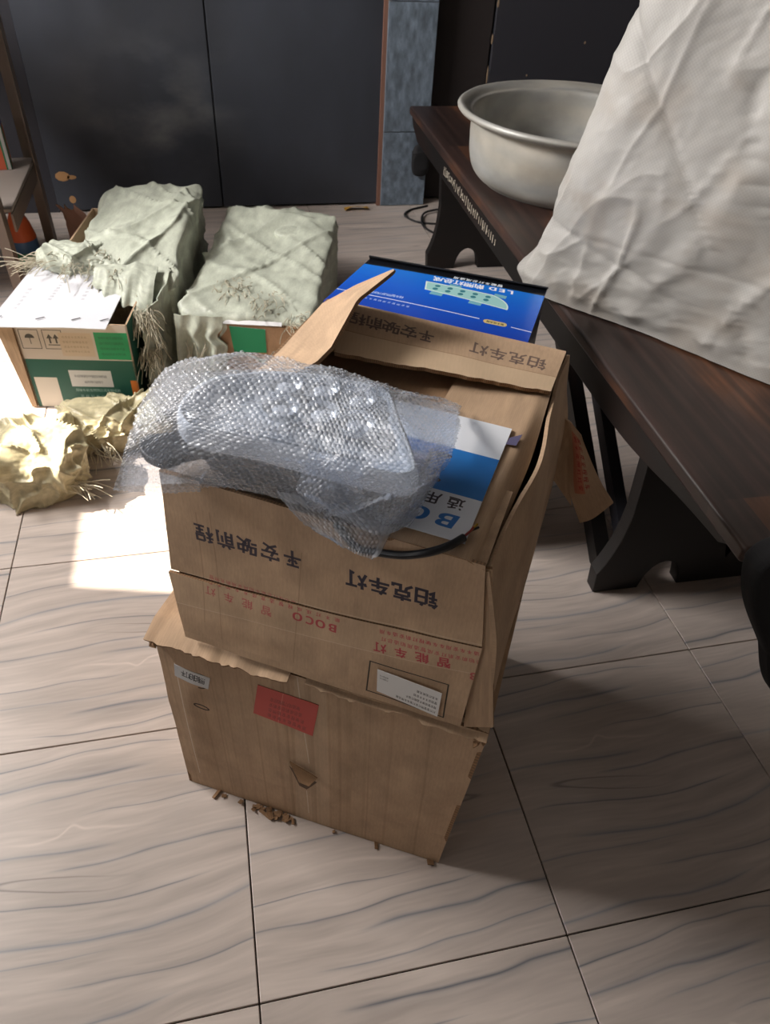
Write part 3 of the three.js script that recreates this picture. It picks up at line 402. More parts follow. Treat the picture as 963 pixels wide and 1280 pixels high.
// ---------------------------------------------------------------- headlamp in bubble wrap on the upper carton
{
  const pos = V(0.78, 0.89, -0.5), c = thing('vehicle_headlamp', 'dark vehicle headlamp with clear lens lying inside the bubble wrap', 'headlamp', pos), q = (p) => p.sub(pos);
  const outline = [[222, 508], [236, 488], [268, 470], [330, 462], [400, 466], [462, 478], [488, 488], [500, 520], [516, 560], [521, 584], [500, 590], [440, 577], [380, 561], [320, 545], [262, 534], [232, 526]];
  const dense = (h, k = 1) => { const cv = new THREE.CatmullRomCurve3(outline.map(([x, y]) => lev(x, y, 1.0)), true, 'catmullrom', 0.35), a = cv.getPoints(79).slice(0, 79), m = V(0, 0, 0); a.forEach((p) => m.addScaledVector(p, 1 / a.length)); return a.map((p) => m.clone().add(p.clone().sub(m).multiplyScalar(k)).setY(h)); };
  const loft = (rings, cap) => { const n = rings[0].length, pos2 = [], idx = []; rings.forEach((r) => r.forEach((p) => pos2.push(p.x - pos.x, p.y - pos.y, p.z - pos.z)));
    for (let j = 0; j < rings.length - 1; j++) for (let i = 0; i < n; i++) { const a = j * n + i, b = j * n + (i + 1) % n; idx.push(a, b, a + n, b, b + n, a + n); }
    if (cap) { const m = V(0, 0, 0), r = rings[rings.length - 1]; r.forEach((p) => m.addScaledVector(p, 1 / n)); pos2.push(m.x - pos.x, m.y + (cap - 1) - pos.y, m.z - pos.z); const k = pos2.length / 3 - 1, o = (rings.length - 1) * n; for (let i = 0; i < n; i++) idx.push(o + i, o + (i + 1) % n, k); }
    const g = new THREE.BufferGeometry(); g.setAttribute('position', new THREE.Float32BufferAttribute(pos2, 3)); g.setIndex(idx); g.computeVertexNormals(); return g; };
  const dark = std({ color: 0x24262a, roughness: 0.5 }), chrome = std({ color: 0xe2e5ea, roughness: 0.3, metalness: 0.5 }), pale = std({ color: 0xe3e6ea, roughness: 0.35 }), glass = phys({ color: 0xffffff, transmission: 0.92, roughness: 0.06, thickness: 0, ior: 1.5 });
  mesh('housing', loft([dense(0.892, 0.7), dense(0.9, 0.8), dense(0.94, 0.88), dense(0.965, 0.95)]), dark, c);
  mesh('bezel', loft([dense(0.94, 0.96), dense(0.944, 0.985), dense(0.956, 1.0), dense(0.962, 1.0), dense(0.97, 0.955)]), dark, c);
  mesh('light_guide', loft([dense(0.96, 1.005), dense(0.966, 1.028), dense(0.986, 1.02), dense(0.998, 0.995), dense(0.996, 0.965), dense(0.99, 0.955)]), pale, c, 'pale light guide running round the lens');
  mesh('reflector', loft([dense(0.994, 0.955), dense(0.975, 0.9), dense(0.968, 0.6)], 1), std({ color: 0xccd2da, roughness: 0.4, metalness: 0.15 }), c);
  for (const [x, y] of [[357, 487], [352, 516], [403, 492], [401, 522], [448, 505], [446, 535]]) {
    const p = lev(x, y, 0.985), l = mesh('projector', new THREE.LatheGeometry([[0.026, 0.012], [0.025, 0.002], [0.016, -0.006], [0, -0.008]].map((a) => new THREE.Vector2(...a)), 24).translate(p.x - pos.x, p.y - pos.y, p.z - pos.z), chrome, c);
    mesh('lens', new THREE.SphereGeometry(0.016, 20, 12).scale(1, 0.6, 1).translate(p.x - pos.x, p.y - 0.001 - pos.y, p.z - pos.z), std({ color: 0xf1f4fa, roughness: 0.12 }), l);
  }
  const fins = []; for (let i = 0; i < 26; i++) { const t = i / 25, p = lev(lerp(278, 425, t), lerp(520, 556, t), 0.985); fins.push(rbox(0.003, 0.012, 0.012, 0.001).rotateY(-0.5).translate(p.x - pos.x, p.y - pos.y, p.z - pos.z)); }
  mesh('ribbed_strip', mergeGeometries(fins), pale, c);
  mesh('cover_lens', loft([dense(0.998, 0.985), dense(1.003, 0.97), dense(1.009, 0.9), dense(1.013, 0.6)], 1.002), glass, c);
  const ear = (pts, h, hole) => { const w = pts.map(([x, y]) => lev(x, y, h)), s = new THREE.Shape(new THREE.CatmullRomCurve3(w.map((p) => V(p.x, p.z, 0)), true, 'catmullrom', 0.4).getPoints(40).map((p) => new THREE.Vector2(p.x, -p.y))); const hp = lev(...hole, h); s.holes.push(new THREE.Path().absellipse(hp.x, -hp.z, 0.007, 0.007, 0, 6.2832));
    return new THREE.ExtrudeGeometry(s, { depth: 0.01, bevelSize: 0.002, bevelThickness: 0.002, bevelSegments: 2 }).rotateX(-Math.PI / 2).translate(-pos.x, h - 0.006 - pos.y, -pos.z); };
  mesh('mounting_ear', ear([[176, 558], [186, 548], [215, 545], [262, 540], [268, 562], [232, 572], [205, 580], [184, 572]], 0.925, [201, 560]), dark, c);
  mesh('mounting_ear', ear([[376, 606], [390, 590], [424, 582], [470, 590], [486, 612], [440, 624], [398, 626]], 0.905, [400, 608]), dark, c);
  const N = V(0.5271, -0.0281, -0.8494).normalize(), C = 0.65374, cab = (x, y, o) => q(onPlane(x, y, N, C - o));
  const path = [cab(420, 655, 0.0), cab(446, 684, 0.016), cab(470, 690, 0.018), cab(505, 694, 0.018), cab(538, 690, 0.012), q(lev(562, 682, 0.894)), q(lev(580, 672, 0.893))];
  const cable = mesh('cable', tube(path, 0.0058, 50, 10), std({ color: 0x121316, roughness: 0.35 }), c, 'black sheathed cable ending in bare wires');
  [[0xb08a28, 597, 655, 0], [0x8c2a24, 592, 659, 0.002], [0x1b1b1d, 599, 659, -0.002]].forEach(([col, x, y, o]) => mesh('wire', tube([q(lev(578, 673, 0.893 + o)), q(lev(588, 664, 0.894 + o)), q(lev(x, y, 0.896 + o))], 0.0016, 8, 6), std({ color: col, roughness: 0.5 }), cable));
}
{ // the bubble wrap: sheets with a hexagonal field of real domes
  const pos = V(0.78, 0.89, -0.5), c = thing('bubble_wrap', 'clear bubble wrap bag draped over the headlamp on the upper carton', 'bubble wrap', pos), q = (p) => p.sub(pos);
  const film = phys({ color: 0xf0f5fc, transmission: 0.775, specularIntensity: 0.8, roughness: 0.26, thickness: 0, ior: 1.5, side: THREE.DoubleSide });
  const wrap = (rows, W, H, pitch, amp, crumple, step, seed) => {
    const f = netFn(rows.map((r) => r.map(([x, y, h]) => q(lev(x, y, h))))), nu = Math.round(W / step), nv = Math.round(H / step), e = 0.004;
    return sheet((u, v) => {
      const p = f(u, v), n = V(0, 0, 0).crossVectors(f(u, Math.min(1, v + e)).sub(f(u, Math.max(0, v - e))), f(Math.min(1, u + e), v).sub(f(Math.max(0, u - e), v))).normalize();
      if (n.y + 0.3 * n.z < 0) n.negate();
      const x = u * W / pitch + 0.5 * fbm(u * W * 20, v * H * 20, seed + 50, 2), y = v * H / (pitch * 0.866) + 0.5 * fbm(u * W * 20, v * H * 20, seed + 70, 2), rowi = Math.round(y); let best = 9;
      for (let k = -1; k <= 1; k++) { const r = rowi + k, cx = Math.round(x - 0.5 * (r & 1)) + 0.5 * (r & 1); best = Math.min(best, Math.hypot(x - cx, (y - r) * 0.866)); }
      const dome = best < 0.44 ? Math.pow(1 - Math.pow(best / 0.44, 2), 0.4) : 0;
      const wob = 0.25 + 0.85 * hash3(rowi, Math.round(x - 0.5 * (rowi & 1)), seed);
      const cr = crumple * (fbm(u * W * 26, v * H * 26, seed, 3) + 0.6 * (ridge(u * W * 14 + v * H * 9, v * H * 12, seed + 3) - 0.6));
      return p.addScaledVector(n, cr + amp * dome * wob);
    }, nu, nv, 0, V(0, 1, 0.2));
  };
  mesh('upper_sheet', wrap([
    [[205, 457, 0.95], [262, 443, 0.985], [335, 444, 0.997], [402, 455, 1.0], [455, 469, 1.0], [512, 489, 0.965], [578, 506, 0.895]],
    [[188, 485, 0.955], [246, 464, 1.018], [330, 466, 1.024], [402, 478, 1.026], [458, 494, 1.03], [514, 507, 1.0], [575, 519, 0.897]],
    [[172, 518, 0.965], [234, 498, 1.022], [316, 508, 1.028], [394, 522, 1.028], [452, 534, 1.034], [520, 547, 1.03], [568, 543, 0.9]],
    [[157, 560, 0.955], [222, 533, 0.995], [306, 549, 1.014], [388, 568, 1.014], [446, 582, 1.028], [526, 590, 1.022], [558, 580, 0.9]],
    [[149, 590, 0.92], [206, 573, 0.945], [288, 584, 0.955], [372, 598, 0.955], [442, 614, 0.972], [512, 622, 0.985], [538, 612, 0.9]],
    [[141, 612, 0.88], [212, 615, 0.885], [280, 612, 0.89], [350, 624, 0.893], [402, 640, 0.9], [470, 664, 0.895], [513, 660, 0.9]]],
    0.5, 0.36, 0.0086, 0.0026, 0.008, 0.0013, 3), [film, film], c);
  mesh('folded_flap', wrap([
    [[386, 562, 1.02], [430, 570, 1.02], [500, 577, 0.98], [556, 566, 0.9]],
    [[381, 585, 0.985], [425, 598, 0.985], [490, 604, 0.945], [545, 592, 0.898]],
    [[371, 611, 0.955], [415, 624, 0.95], [480, 634, 0.925], [530, 622, 0.897]],
    [[386, 625, 0.935], [425, 645, 0.925], [476, 670, 0.905], [512, 650, 0.896]]],
    0.21, 0.15, 0.0115, 0.0034, 0.0022, 0.0014, 8), [film, film], c);
  mesh('lower_flap', wrap([
    [[345, 612, 0.915], [385, 620, 0.92], [440, 640, 0.905], [492, 655, 0.895]],
    [[362, 634, 0.897], [398, 645, 0.9], [438, 656, 0.9], [484, 664, 0.893]],
    [[382, 655, 0.885], [412, 668, 0.882], [444, 676, 0.883], [477, 678, 0.882]],
    [[412, 672, 0.872], [430, 684, 0.868], [448, 693, 0.866], [466, 700, 0.864]]],
    0.17, 0.09, 0.0098, 0.003, 0.005, 0.0014, 21), [film, film], c);
  mesh('bag_edge', wrap([
    [[480, 668, 0.9], [484, 664, 0.9], [490, 660, 0.9]],
    [[472, 682, 0.888], [480, 676, 0.89], [489, 666, 0.892]],
    [[465, 698, 0.872], [474, 694, 0.878], [486, 672, 0.886]]], 0.03, 0.06, 0.02, 0, 0.001, 0.003, 30), [film, film], c);
  mesh('lower_sheet', wrap([
    [[210, 470, 0.93], [330, 462, 0.9], [450, 480, 0.9], [574, 510, 0.8875]],
    [[170, 530, 0.925], [300, 540, 0.888], [430, 560, 0.888], [560, 570, 0.8875]],
    [[150, 608, 0.865], [260, 606, 0.885], [380, 630, 0.8875], [500, 650, 0.8875]]], 0.48, 0.33, 0.0098, 0.001, 0.0004, 0.004, 40), [film, film], c);
}
// ---------------------------------------------------------------- the bench, the basin and the sack
const BENCH = V(1.6, 0, -0.41), BTURN = -0.028;
{
  const c = thing('wooden_bench', 'long dark brown wooden bench with arched board legs', 'bench', BENCH, BTURN);
  const W = 0.8, Lz = 3.2, uvz = (g, s = 1) => { const p = g.attributes.position, uv = g.attributes.uv; for (let i = 0; i < p.count; i++) uv.setXY(i, p.getZ(i) * 0.42 * s + p.getY(i) * 0.1, p.getX(i) * 1.3 + p.getY(i) * 1.5); return g; };
  const planks = [[0, 0.405], [0.409, 0.8]];
  for (const [a, b] of planks) mesh('plank', uvz(new RoundedBoxGeometry(b - a, 0.04, Lz, 3, 0.011).translate((a + b) / 2, 0.58, -Lz / 2)), M.wood, c);
  const prof = new THREE.Shape(); prof.moveTo(0.05, 0.566); prof.lineTo(3.15, 0.566); prof.lineTo(3.12, 0.53); prof.lineTo(3.0, 0.485); prof.lineTo(0.62, 0.485); prof.bezierCurveTo(0.4, 0.487, 0.3, 0.53, 0.08, 0.546); prof.closePath();
  const apron = (x) => uvz(new THREE.ExtrudeGeometry(prof, { depth: 0.028, bevelSize: 0.003, bevelThickness: 0.003, bevelSegments: 2, curveSegments: 16 }).rotateY(Math.PI / 2).translate(x, 0, 0));
  mesh('apron', apron(0.008), M.woodShaded, c); mesh('apron', apron(W - 0.036), M.woodShaded, c);
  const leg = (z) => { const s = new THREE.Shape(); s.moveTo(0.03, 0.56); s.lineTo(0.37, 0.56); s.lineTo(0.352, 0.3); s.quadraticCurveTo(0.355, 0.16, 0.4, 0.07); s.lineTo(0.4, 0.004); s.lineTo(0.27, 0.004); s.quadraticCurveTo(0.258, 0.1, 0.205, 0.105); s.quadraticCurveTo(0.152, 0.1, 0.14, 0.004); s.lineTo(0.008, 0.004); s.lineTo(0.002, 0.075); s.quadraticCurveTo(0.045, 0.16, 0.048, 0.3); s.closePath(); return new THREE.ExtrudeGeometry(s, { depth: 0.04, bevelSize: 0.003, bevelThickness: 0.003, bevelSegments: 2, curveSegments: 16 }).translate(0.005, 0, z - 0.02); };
  for (const z of [-0.45, -2.63]) { mesh('leg', leg(z), M.woodShaded, c); mesh('leg', leg(z).translate(0.385, 0, 0), M.woodShaded, c); }
  mesh('brace', bar(V(0.09, 0.53, -1.25), V(0.07, 0.02, -0.52), 0.045, 0.06), M.woodShaded, c);
  mesh('brace', bar(V(0.15, 0.5, -1.12), V(0.13, 0.03, -0.46), 0.035, 0.05), M.blackPlain, c);
  // chalky painted marks along the apron
  const r = rng(5), g = []; for (let i = 0; i < 30; i++) { const z = -2.45 + i * 0.027 + r() * 0.006, h = 0.022 + 0.016 * r(); g.push(new THREE.BoxGeometry(0.002, h, 0.0045 + 0.004 * r()).rotateX((r() - 0.5) * 0.5).translate(0.0045, 0.524 + 0.006 * (r() - 0.5), z)); if (r() > 0.4) g.push(new THREE.BoxGeometry(0.002, 0.005, 0.012).translate(0.0045, 0.524 + (r() - 0.5) * 0.03, z + 0.007)); }
  mesh('paint_marks', mergeGeometries(g), std({ color: 0xa39a8c, roughness: 0.9 }), c).userData.kind = 'stuff';
}
{
  const c = thing('metal_basin', 'large dull aluminium basin with rolled rim on the bench', 'basin', V(2.06, 0.601, -2.45), 0.4);
  const alu = std({ map: tex(pixels(512, 512, (x, y) => { const k = 1 + fbm(x / 30, y / 44, 4, 5) * 0.2 , w = fbm(x / 50, y / 26, 12, 3) * 14; return [168 * k + w, 166 * k + w * 0.6, 160 * k]; })), roughness: 0.5, metalness: 0.3 });
  const prof = [[0, 0], [0.3, 0], [0.345, 0.008], [0.38, 0.04], [0.396, 0.09], [0.403, 0.16], [0.406, 0.222], [0.428, 0.232], [0.453, 0.242], [0.462, 0.254], [0.453, 0.266], [0.434, 0.26], [0.415, 0.246], [0.396, 0.232], [0.393, 0.16], [0.386, 0.095], [0.37, 0.048], [0.34, 0.018], [0.3, 0.008], [0, 0.008]];
  const cur = new THREE.SplineCurve(prof.map((a) => new THREE.Vector2(...a)));
  const g = new THREE.LatheGeometry(cur.getPoints(90).map((p) => (p.x = Math.max(0, p.x), p)), 96), p = g.attributes.position;
  for (let i = 0; i < p.count; i++) { const x = p.getX(i), y = p.getY(i), z = p.getZ(i), d = 1 + 0.006 * vnoise(x * 9, y * 9, z * 9); p.setXYZ(i, x * d, y, z * d); }
  g.computeVertexNormals();
  mesh('bowl', g, alu, c);
}
const weaveTex = pixels(1024, 1024, (x, y) => { const k = 1 + fbm(x / 130, y / 130, 7, 4) * 0.09 + (((x >> 2) + (y >> 2)) % 2 ? 0.02 : -0.02), d = smooth(0.1, 0.7, fbm(x / 110, y / 90, 21, 5)) * 0.07; return [166 * k * (1 - d * 0.7), 164 * k * (1 - d), 160 * k * (1 - d * 1.3)]; });
const weaveBump = pixels(256, 256, (x, y) => { const a = Math.sin(x * Math.PI / 4), b = Math.sin(y * Math.PI / 4), v = 128 + 80 * (((x >> 3) + (y >> 3)) % 2 ? a * a : b * b) - 40; return [v, v, v]; });
{
  const t = V(0.56, 0, 0.83), n = V(-0.83, 0, 0.56), A = V(1.595, 0.606, -1.545), pos = V(2.0, 0.604, -1.4);
  const c = thing('woven_sack', 'big white woven plastic sack standing on the bench', 'sack', pos);
  const mat = phys({ map: tex(weaveTex), bumpMap: tex(weaveBump, false, 26, 20), bumpScale: 0.0004, roughness: 0.5, sheen: 0.2 });
  const HT = 1.25, NU = 400, NV = 280, P = [], uv = [], idx = [];
  for (let j = 0; j <= NV; j++) for (let i = 0; i <= NU; i++) {
    const v = j / NV, y = v * HT, a = i / NU * 2 * Math.PI, pinch = smooth(0.98, 1.25, y), belly = Math.sin(Math.min(1, y / 1.1) * Math.PI);
    const s0 = -0.035 + 0.2 * y + pinch * 0.08, s1 = 1.02 - 0.1 * y - pinch * 0.25 + 0.04 * belly, dep = 0.46 * (1 - 0.35 * smooth(0.3, 1.25, y)) + 0.05 * belly;
    const ce = (s0 + s1) / 2, ha = (s1 - s0) / 2, ca = Math.cos(a), sa = Math.sin(a), ex = 0.62;
    let al = ce + ha * Math.sign(ca) * Math.pow(Math.abs(ca), ex), de = -dep / 2 + dep / 2 * Math.sign(sa) * Math.pow(Math.abs(sa), ex);
    const base = smooth(0, 0.05, y); al = ce + (al - ce) * (0.985 + 0.015 * base); de = -dep / 2 + (de + dep / 2) * (0.97 + 0.03 * base); { const w = smooth(0.42, 0, al - s0); de = lerp(de, -0.05 + (de + dep / 2) * 0.5, w); }
    de += 0.02 - 0.025 * y;
    const p = A.clone().addScaledVector(t, al).addScaledVector(n, de).add(V(0, y, 0));
    // folds: long slanting creases, a horizontal fold line, soft dents, small crumples near the foot
    const sharp = (r, k) => Math.pow(r, k), fold = 0.016 * (sharp(ridge(al * 4 - y * 1.6, y * 0.8 + al * 0.3, 2), 6) - 0.2) + 0.012 * (sharp(ridge(al * 7 - y * 2.6, y * 1.6, 9), 6) - 0.2) - 0.011 * (sharp(ridge(al * 5 + y * 4, y * 2.4, 19), 6) - 0.2) + 0.006 * (sharp(ridge(al * 13 - y * 5, y * 4, 29), 5) - 0.2) + 0.022 * vnoise(al * 2.6, y * 2.8, 4) + 0.006 * fbm(al * 16, y * 16, 3, 3) + 0.012 * smooth(0.3, 0, y) * fbm(al * 15, y * 24, 8, 3) - 0.002 * Math.exp(-Math.pow((y - 0.2 - 0.03 * al) / 0.008, 2)) + 0.02 * smooth(0.7, 1.1, y) * (ridge(al * 8 - y * 5, y * 2, 15) - 0.5);
    const out = n.clone().multiplyScalar(sa).addScaledVector(t, ca); p.addScaledVector(out, fold * (0.25 + 0.75 * base)); p.y = Math.max(p.y, 0.604);
    // the tied lower corner sticking out
    const ear = Math.exp(-Math.pow((y - 0.045) / 0.05, 2)) * Math.pow(Math.max(0, -ca), 14); p.addScaledVector(t, -0.05 * ear); p.y -= 0.012 * ear; 
    P.push(p.x - pos.x, p.y - pos.y, p.z - pos.z); uv.push(al * 0.9 + (sa < 0 ? 2 : 0), y * 0.9);
    if (i < NU && j < NV) { const k = j * (NU + 1) + i; idx.push(k, k + NU + 1, k + 1, k + 1, k + NU + 1, k + NU + 2); }
  }
  const g = new THREE.BufferGeometry(); g.setAttribute('position', new THREE.Float32BufferAttribute(P, 3)); g.setAttribute('uv', new THREE.Float32BufferAttribute(uv, 2)); g.setIndex(idx); g.computeVertexNormals();
  mat.side = THREE.DoubleSide; mesh('sack_body', g, mat, c);
}
{ // black bag hanging over the near end of the bench
  const pos = V(1.85, 0.62, -0.37), c = thing('cloth_bag', 'black cloth bag hanging off the near end of the bench', 'bag', pos);
  const s = new THREE.Shape(); s.moveTo(-0.27, 0.0); s.bezierCurveTo(-0.26, 0.045, -0.2, 0.04, -0.1, 0.035); s.lineTo(0.16, 0.03); s.bezierCurveTo(0.24, 0.02, 0.25, -0.1, 0.24, -0.3); s.bezierCurveTo(0.22, -0.5, 0.1, -0.52, 0.05, -0.5); s.bezierCurveTo(-0.04, -0.48, -0.08, -0.36, -0.12, -0.28); s.bezierCurveTo(-0.2, -0.16, -0.25, -0.1, -0.27, 0.0);
  const g = new THREE.ExtrudeGeometry(s, { depth: 0.02, bevelSize: 0.012, bevelThickness: 0.018, bevelSegments: 5, curveSegments: 18 });
  mesh('bag_body', g, std({ color: 0x0d0d0f, roughness: 0.95 }), c);
  mesh('strap', tube([V(-0.05, 0.03, 0.01), V(-0.05, 0.03, -0.03), V(-0.05, -0.012, -0.14), V(0.05, -0.012, -0.14), V(0.07, 0.03, -0.03), V(0.08, 0.028, 0.01)], 0.006, 30, 6), std({ color: 0x0d0d0f, roughness: 0.95 }), c);
}

// ---------------------------------------------------------------- the wrapped parcels by the rack
const bagTex = (r, g, b) => tex(pixels(512, 512, (x, y) => { const k = 1 + fbm(x / 60, y / 60, 7, 4) * 0.16 + fbm(x / 9, y / 9, 3, 2) * 0.06 + (((x >> 1) + (y >> 1)) % 2 ? 0.025 : -0.025); return [r * k, g * k, b * k]; }), true, 2, 2);
M.bagGreen = phys({ map: bagTex(182, 187, 172), roughness: 0.5, sheen: 0.2 });
M.bagOlive = phys({ map: bagTex(190, 181, 148), roughness: 0.4, sheen: 0.3 });
M.fibre = std({ color: 0xc0b9a4, roughness: 0.7 });
// a soft crumpled cover over a box: w x h x d, foot on y = 0
function softCover(w, h, d, o = {}) {
  const n = 60, g = new THREE.BoxGeometry(2, 2, 2, n, n, n), p = g.attributes.position, e = o.power ?? 7, sd = o.seed ?? 1;
  for (let i = 0; i < p.count; i++) {
    let x = p.getX(i), y = p.getY(i), z = p.getZ(i); const k = Math.pow(Math.abs(x) ** e + Math.abs(y) ** e + Math.abs(z) ** e, -1 / e), nx = x * k, ny = y * k, nz = z * k;
    const A = o.amp ?? 0.02, q = o.freq ?? 1, wx = nx * w * q, wy = ny * h * q, wz = nz * d * q, sharp = (r) => r * r * r * r;
    const f = A * (0.9 * vnoise(wx * 3 + sd, wy * 3, wz * 2.4) + 0.8 * (Math.pow(ridge(wx * 3.1 + wz * 2.2 + sd, wy * 3 + wz * 0.6, wx * 1.4), 8) - 0.15) + 0.6 * (Math.pow(ridge(wx * 4.4 - wz * 3.6, wy * 5 + sd, wz * 1.7), 9) - 0.15) + (o.fine ?? 0.12) * vnoise(wx * 20, wy * 20, wz * 20 + sd));
    const L = Math.hypot(nx, ny, nz), ux = nx / L, uy = ny / L, uz = nz / L;
    let Y = (ny + 1) / 2 * h + uy * f; if (ny > 0 && o.top) Y += o.top(nx, nz) * smooth(0, 0.8, ny);
    p.setXYZ(i, nx * w / 2 + ux * f, Math.max(0.002, Y), nz * d / 2 + uz * f);
  }
  g.computeVertexNormals(); return g;
}
function fibres(list, seed) {                                                   // [x, y, z, spread, count, dir x, y, z, length]
  const r = rng(seed), out = [];
  for (const [x, y, z, sp, cnt, dx, dy, dz, len] of list) for (let i = 0; i < cnt; i++) {
    const a = V(x + (r() - 0.5) * sp, y + (r() - 0.5) * sp * 0.5, z + (r() - 0.5) * sp), d = V(dx + (r() - 0.5) * 1.1, dy + (r() - 0.5) * 0.9, dz + (r() - 0.5) * 1.1).multiplyScalar(len * (0.4 + 0.8 * r()));
    const b = a.clone().addScaledVector(d, 0.5).add(V((r() - 0.5) * 0.03, 0.012, (r() - 0.5) * 0.03)), e = a.clone().add(d); e.y = Math.max(0.004, e.y); b.y = Math.max(0.004, b.y);
    out.push(new THREE.TubeGeometry(new THREE.QuadraticBezierCurve3(a, b, e), 5, 0.0011 + 0.0009 * r(), 3, false));
  }
  return mergeGeometries(out);
}
{ // left parcel: green and white carton half out of its woven cover
  const T = -0.171, pos = V(-0.03, 0, -2.02), c = thing('parcel', 'green and white carton half wrapped in frayed woven cover, beside the rack', 'parcel', pos, T);
  const W = 0.375, H = 0.335, D = 1.04;
  const face = std({ map: tex(canvas(900, 800, (g, w, h) => {
    g.fillStyle = '#cdbfb2'; g.fillRect(0, 0, w, h); g.fillStyle = '#1d5a4c'; g.fillRect(0, 330, w, 470);
    g.fillStyle = '#12965c'; g.fillRect(620, 70, 270, 250); for (let i = 0; i < 4; i++) fine(g, 9, [650, 130 + i * 50], [850, 130 + i * 50], 24, '#0c5c3a', 101 + i, 0.6);
    g.strokeStyle = '#4f4a45'; g.lineWidth = 6; g.strokeRect(30, 60, 150, 170); g.strokeRect(215, 60, 150, 170);
    g.fillStyle = '#4f4a45'; g.beginPath(); g.arc(105, 135, 38, Math.PI, 0); g.fill(); g.fillRect(102, 130, 6, 60); for (const x of [262, 312]) { g.beginPath(); g.moveTo(x - 24, 135); g.lineTo(x, 95); g.lineTo(x + 24, 135); g.fill(); g.fillRect(x - 7, 130, 14, 50); } g.fillRect(240, 190, 100, 8);
    g.fillStyle = '#cdb79f'; g.fillRect(335, 80, 265, 215); for (let i = 0; i < 4; i++) fine(g, 8, [360, 130 + i * 44], [560, 130 + i * 44], 22, '#9a8570', 111 + i, 0.6);
    g.fillStyle = '#d3d2cf'; g.fillRect(340, 430, 350, 160); fine(g, 12, [375, 500], [650, 500], 28, '#6d6f70', 121, 0.8); fine(g, 7, [450, 555], [610, 555], 26, '#6d6f70', 122, 0.8);
    fine(g, 13, [360, 640], [740, 640], 30, '#a9c2ba', 123, 0.8); fine(g, 6, [390, 700], [640, 700], 30, '#a9c2ba', 124, 0.7); fine(g, 6, [390, 755], [640, 755], 30, '#a9c2ba', 125, 0.7);
    g.fillStyle = '#d7cfc2'; g.fillRect(40, 505, 190, 300); g.fillStyle = '#d97a33'; g.fillRect(838, 520, 62, 190);
  })), roughness: 0.45 });
  const tan = std({ map: kraftTex, roughness: 0.8 });
  const mk = (name, a, b, d, e, facing, mats) => mesh(name, sheet(bil(a, b, d, e), 8, 8, 0.006, facing), mats, c);
  mk('front_panel', V(0, H, 0), V(W, H, 0), V(W, 0.003, 0), V(0, 0.003, 0), V(0, 0, 1), [face, tan]);
  mk('side_panel', V(0, H, -D), V(0, H, 0), V(0, 0.003, 0), V(0, 0.003, -D), V(-1, 0, 0), [tan, tan]);
  mk('side_panel', V(W, H, 0), V(W, H, -D), V(W, 0.003, -D), V(W, 0.003, 0), V(1, 0, 0), [std({ color: 0x1d5a4c, roughness: 0.5 }), tan]);
  mk('back_panel', V(W, H, -D), V(0, H, -D), V(0, 0.003, -D), V(W, 0.003, -D), V(0, 0, -1), [tan, tan]);
  const paper = std({ map: tex(canvas(700, 900, (g, w, h) => { g.fillStyle = '#dcdde3'; g.fillRect(0, 0, w, h); g.save(); g.translate(250, 60); g.rotate(Math.PI / 2); fine(g, 9, [200, 0], [520, 0], 26, '#8a8c95', 131, 0.6); fine(g, 9, [120, -200], [500, -200], 26, '#8a8c95', 132, 0.6); fine(g, 6, [380, 170], [640, 170], 26, '#8a8c95', 133, 0.5); g.restore(); })), roughness: 0.6 });
  const fl = mesh('top_flap', sheet((u, v) => V(lerp(-0.075, W - 0.06, u) + 0.03 * (1 - v) * (1 - u), H + 0.012 + 0.004 * vnoise(u * 3, v * 3) - 0.01 * v, lerp(-0.5, 0.035, v)), 14, 14, 0.003, up), [paper, M.white], c, 'white stapled top flap');
  for (const u of [0.06, 0.42, 0.72, 0.96]) mesh('staple', rbox(0.03, 0.002, 0.004, 0.0009).rotateY(0.6).translate(lerp(-0.075, W - 0.06, u), H + 0.0085, -0.02), std({ color: 0x77767a, roughness: 0.3, metalness: 0.8 }), fl);
  mesh('side_flap', sheet(bil(V(-0.058, H, 0.006), V(-0.002, H, 0.006), V(-0.001, 0.004, 0.006), V(-0.018, 0.004, 0.006)), 4, 6, 0.01, V(0, 0, 1)), [tan, M.edge], c);
  const cover = softCover(0.44, 0.4, 0.8, { amp: 0.026, seed: 3, power: 12, top: (x, z) => 0.04 * (1 - z) * 0.5 - 0.05 * smooth(0.4, 1, z) + 0.02 * x - 0.03 * smooth(-0.2, -1, x) });
  mesh('woven_cover', cover.translate(W / 2 + 0.085, 0, -0.68), M.bagGreen, c, 'grey green woven plastic cover with frayed mouth');
  mesh('cover_collar', sheet((u, v) => { const z = lerp(-0.36, -0.03 - 0.07 * (1 - v) + 0.03 * vnoise(v * 9, 3), u), f = 0.03 * u * (1 - u) * 4; return V(W + 0.03 + f + 0.016 * vnoise(u * 4, v * 5, 2) + 0.012 * Math.pow(ridge(u * 5 + v * 2, v * 4, 7), 5) + 0.05 * (1 - u), lerp(0.385 - 0.05 * u, 0.004, v), z); }, 40, 40, 0.004, V(1, 0, 0.3)), [M.bagGreen, M.bagGreen], c);
  mesh('cover_edge', sheet((u, v) => V(lerp(0.2, W + 0.05, u), lerp(0.40, 0.352 - 0.05 * u * u, v) + 0.01 * vnoise(u * 6, v * 3, 5), lerp(-0.34, -0.25 + 0.16 * u + 0.03 * vnoise(u * 12, 4), v)), 40, 12, 0.004, up), [M.bagGreen, M.bagGreen], c);
  mesh('cover_fold', softCover(0.3, 0.075, 0.2, { amp: 0.03, seed: 14, power: 3, freq: 2 }).translate(0.12, H - 0.01, -0.46), M.bagGreen, c);
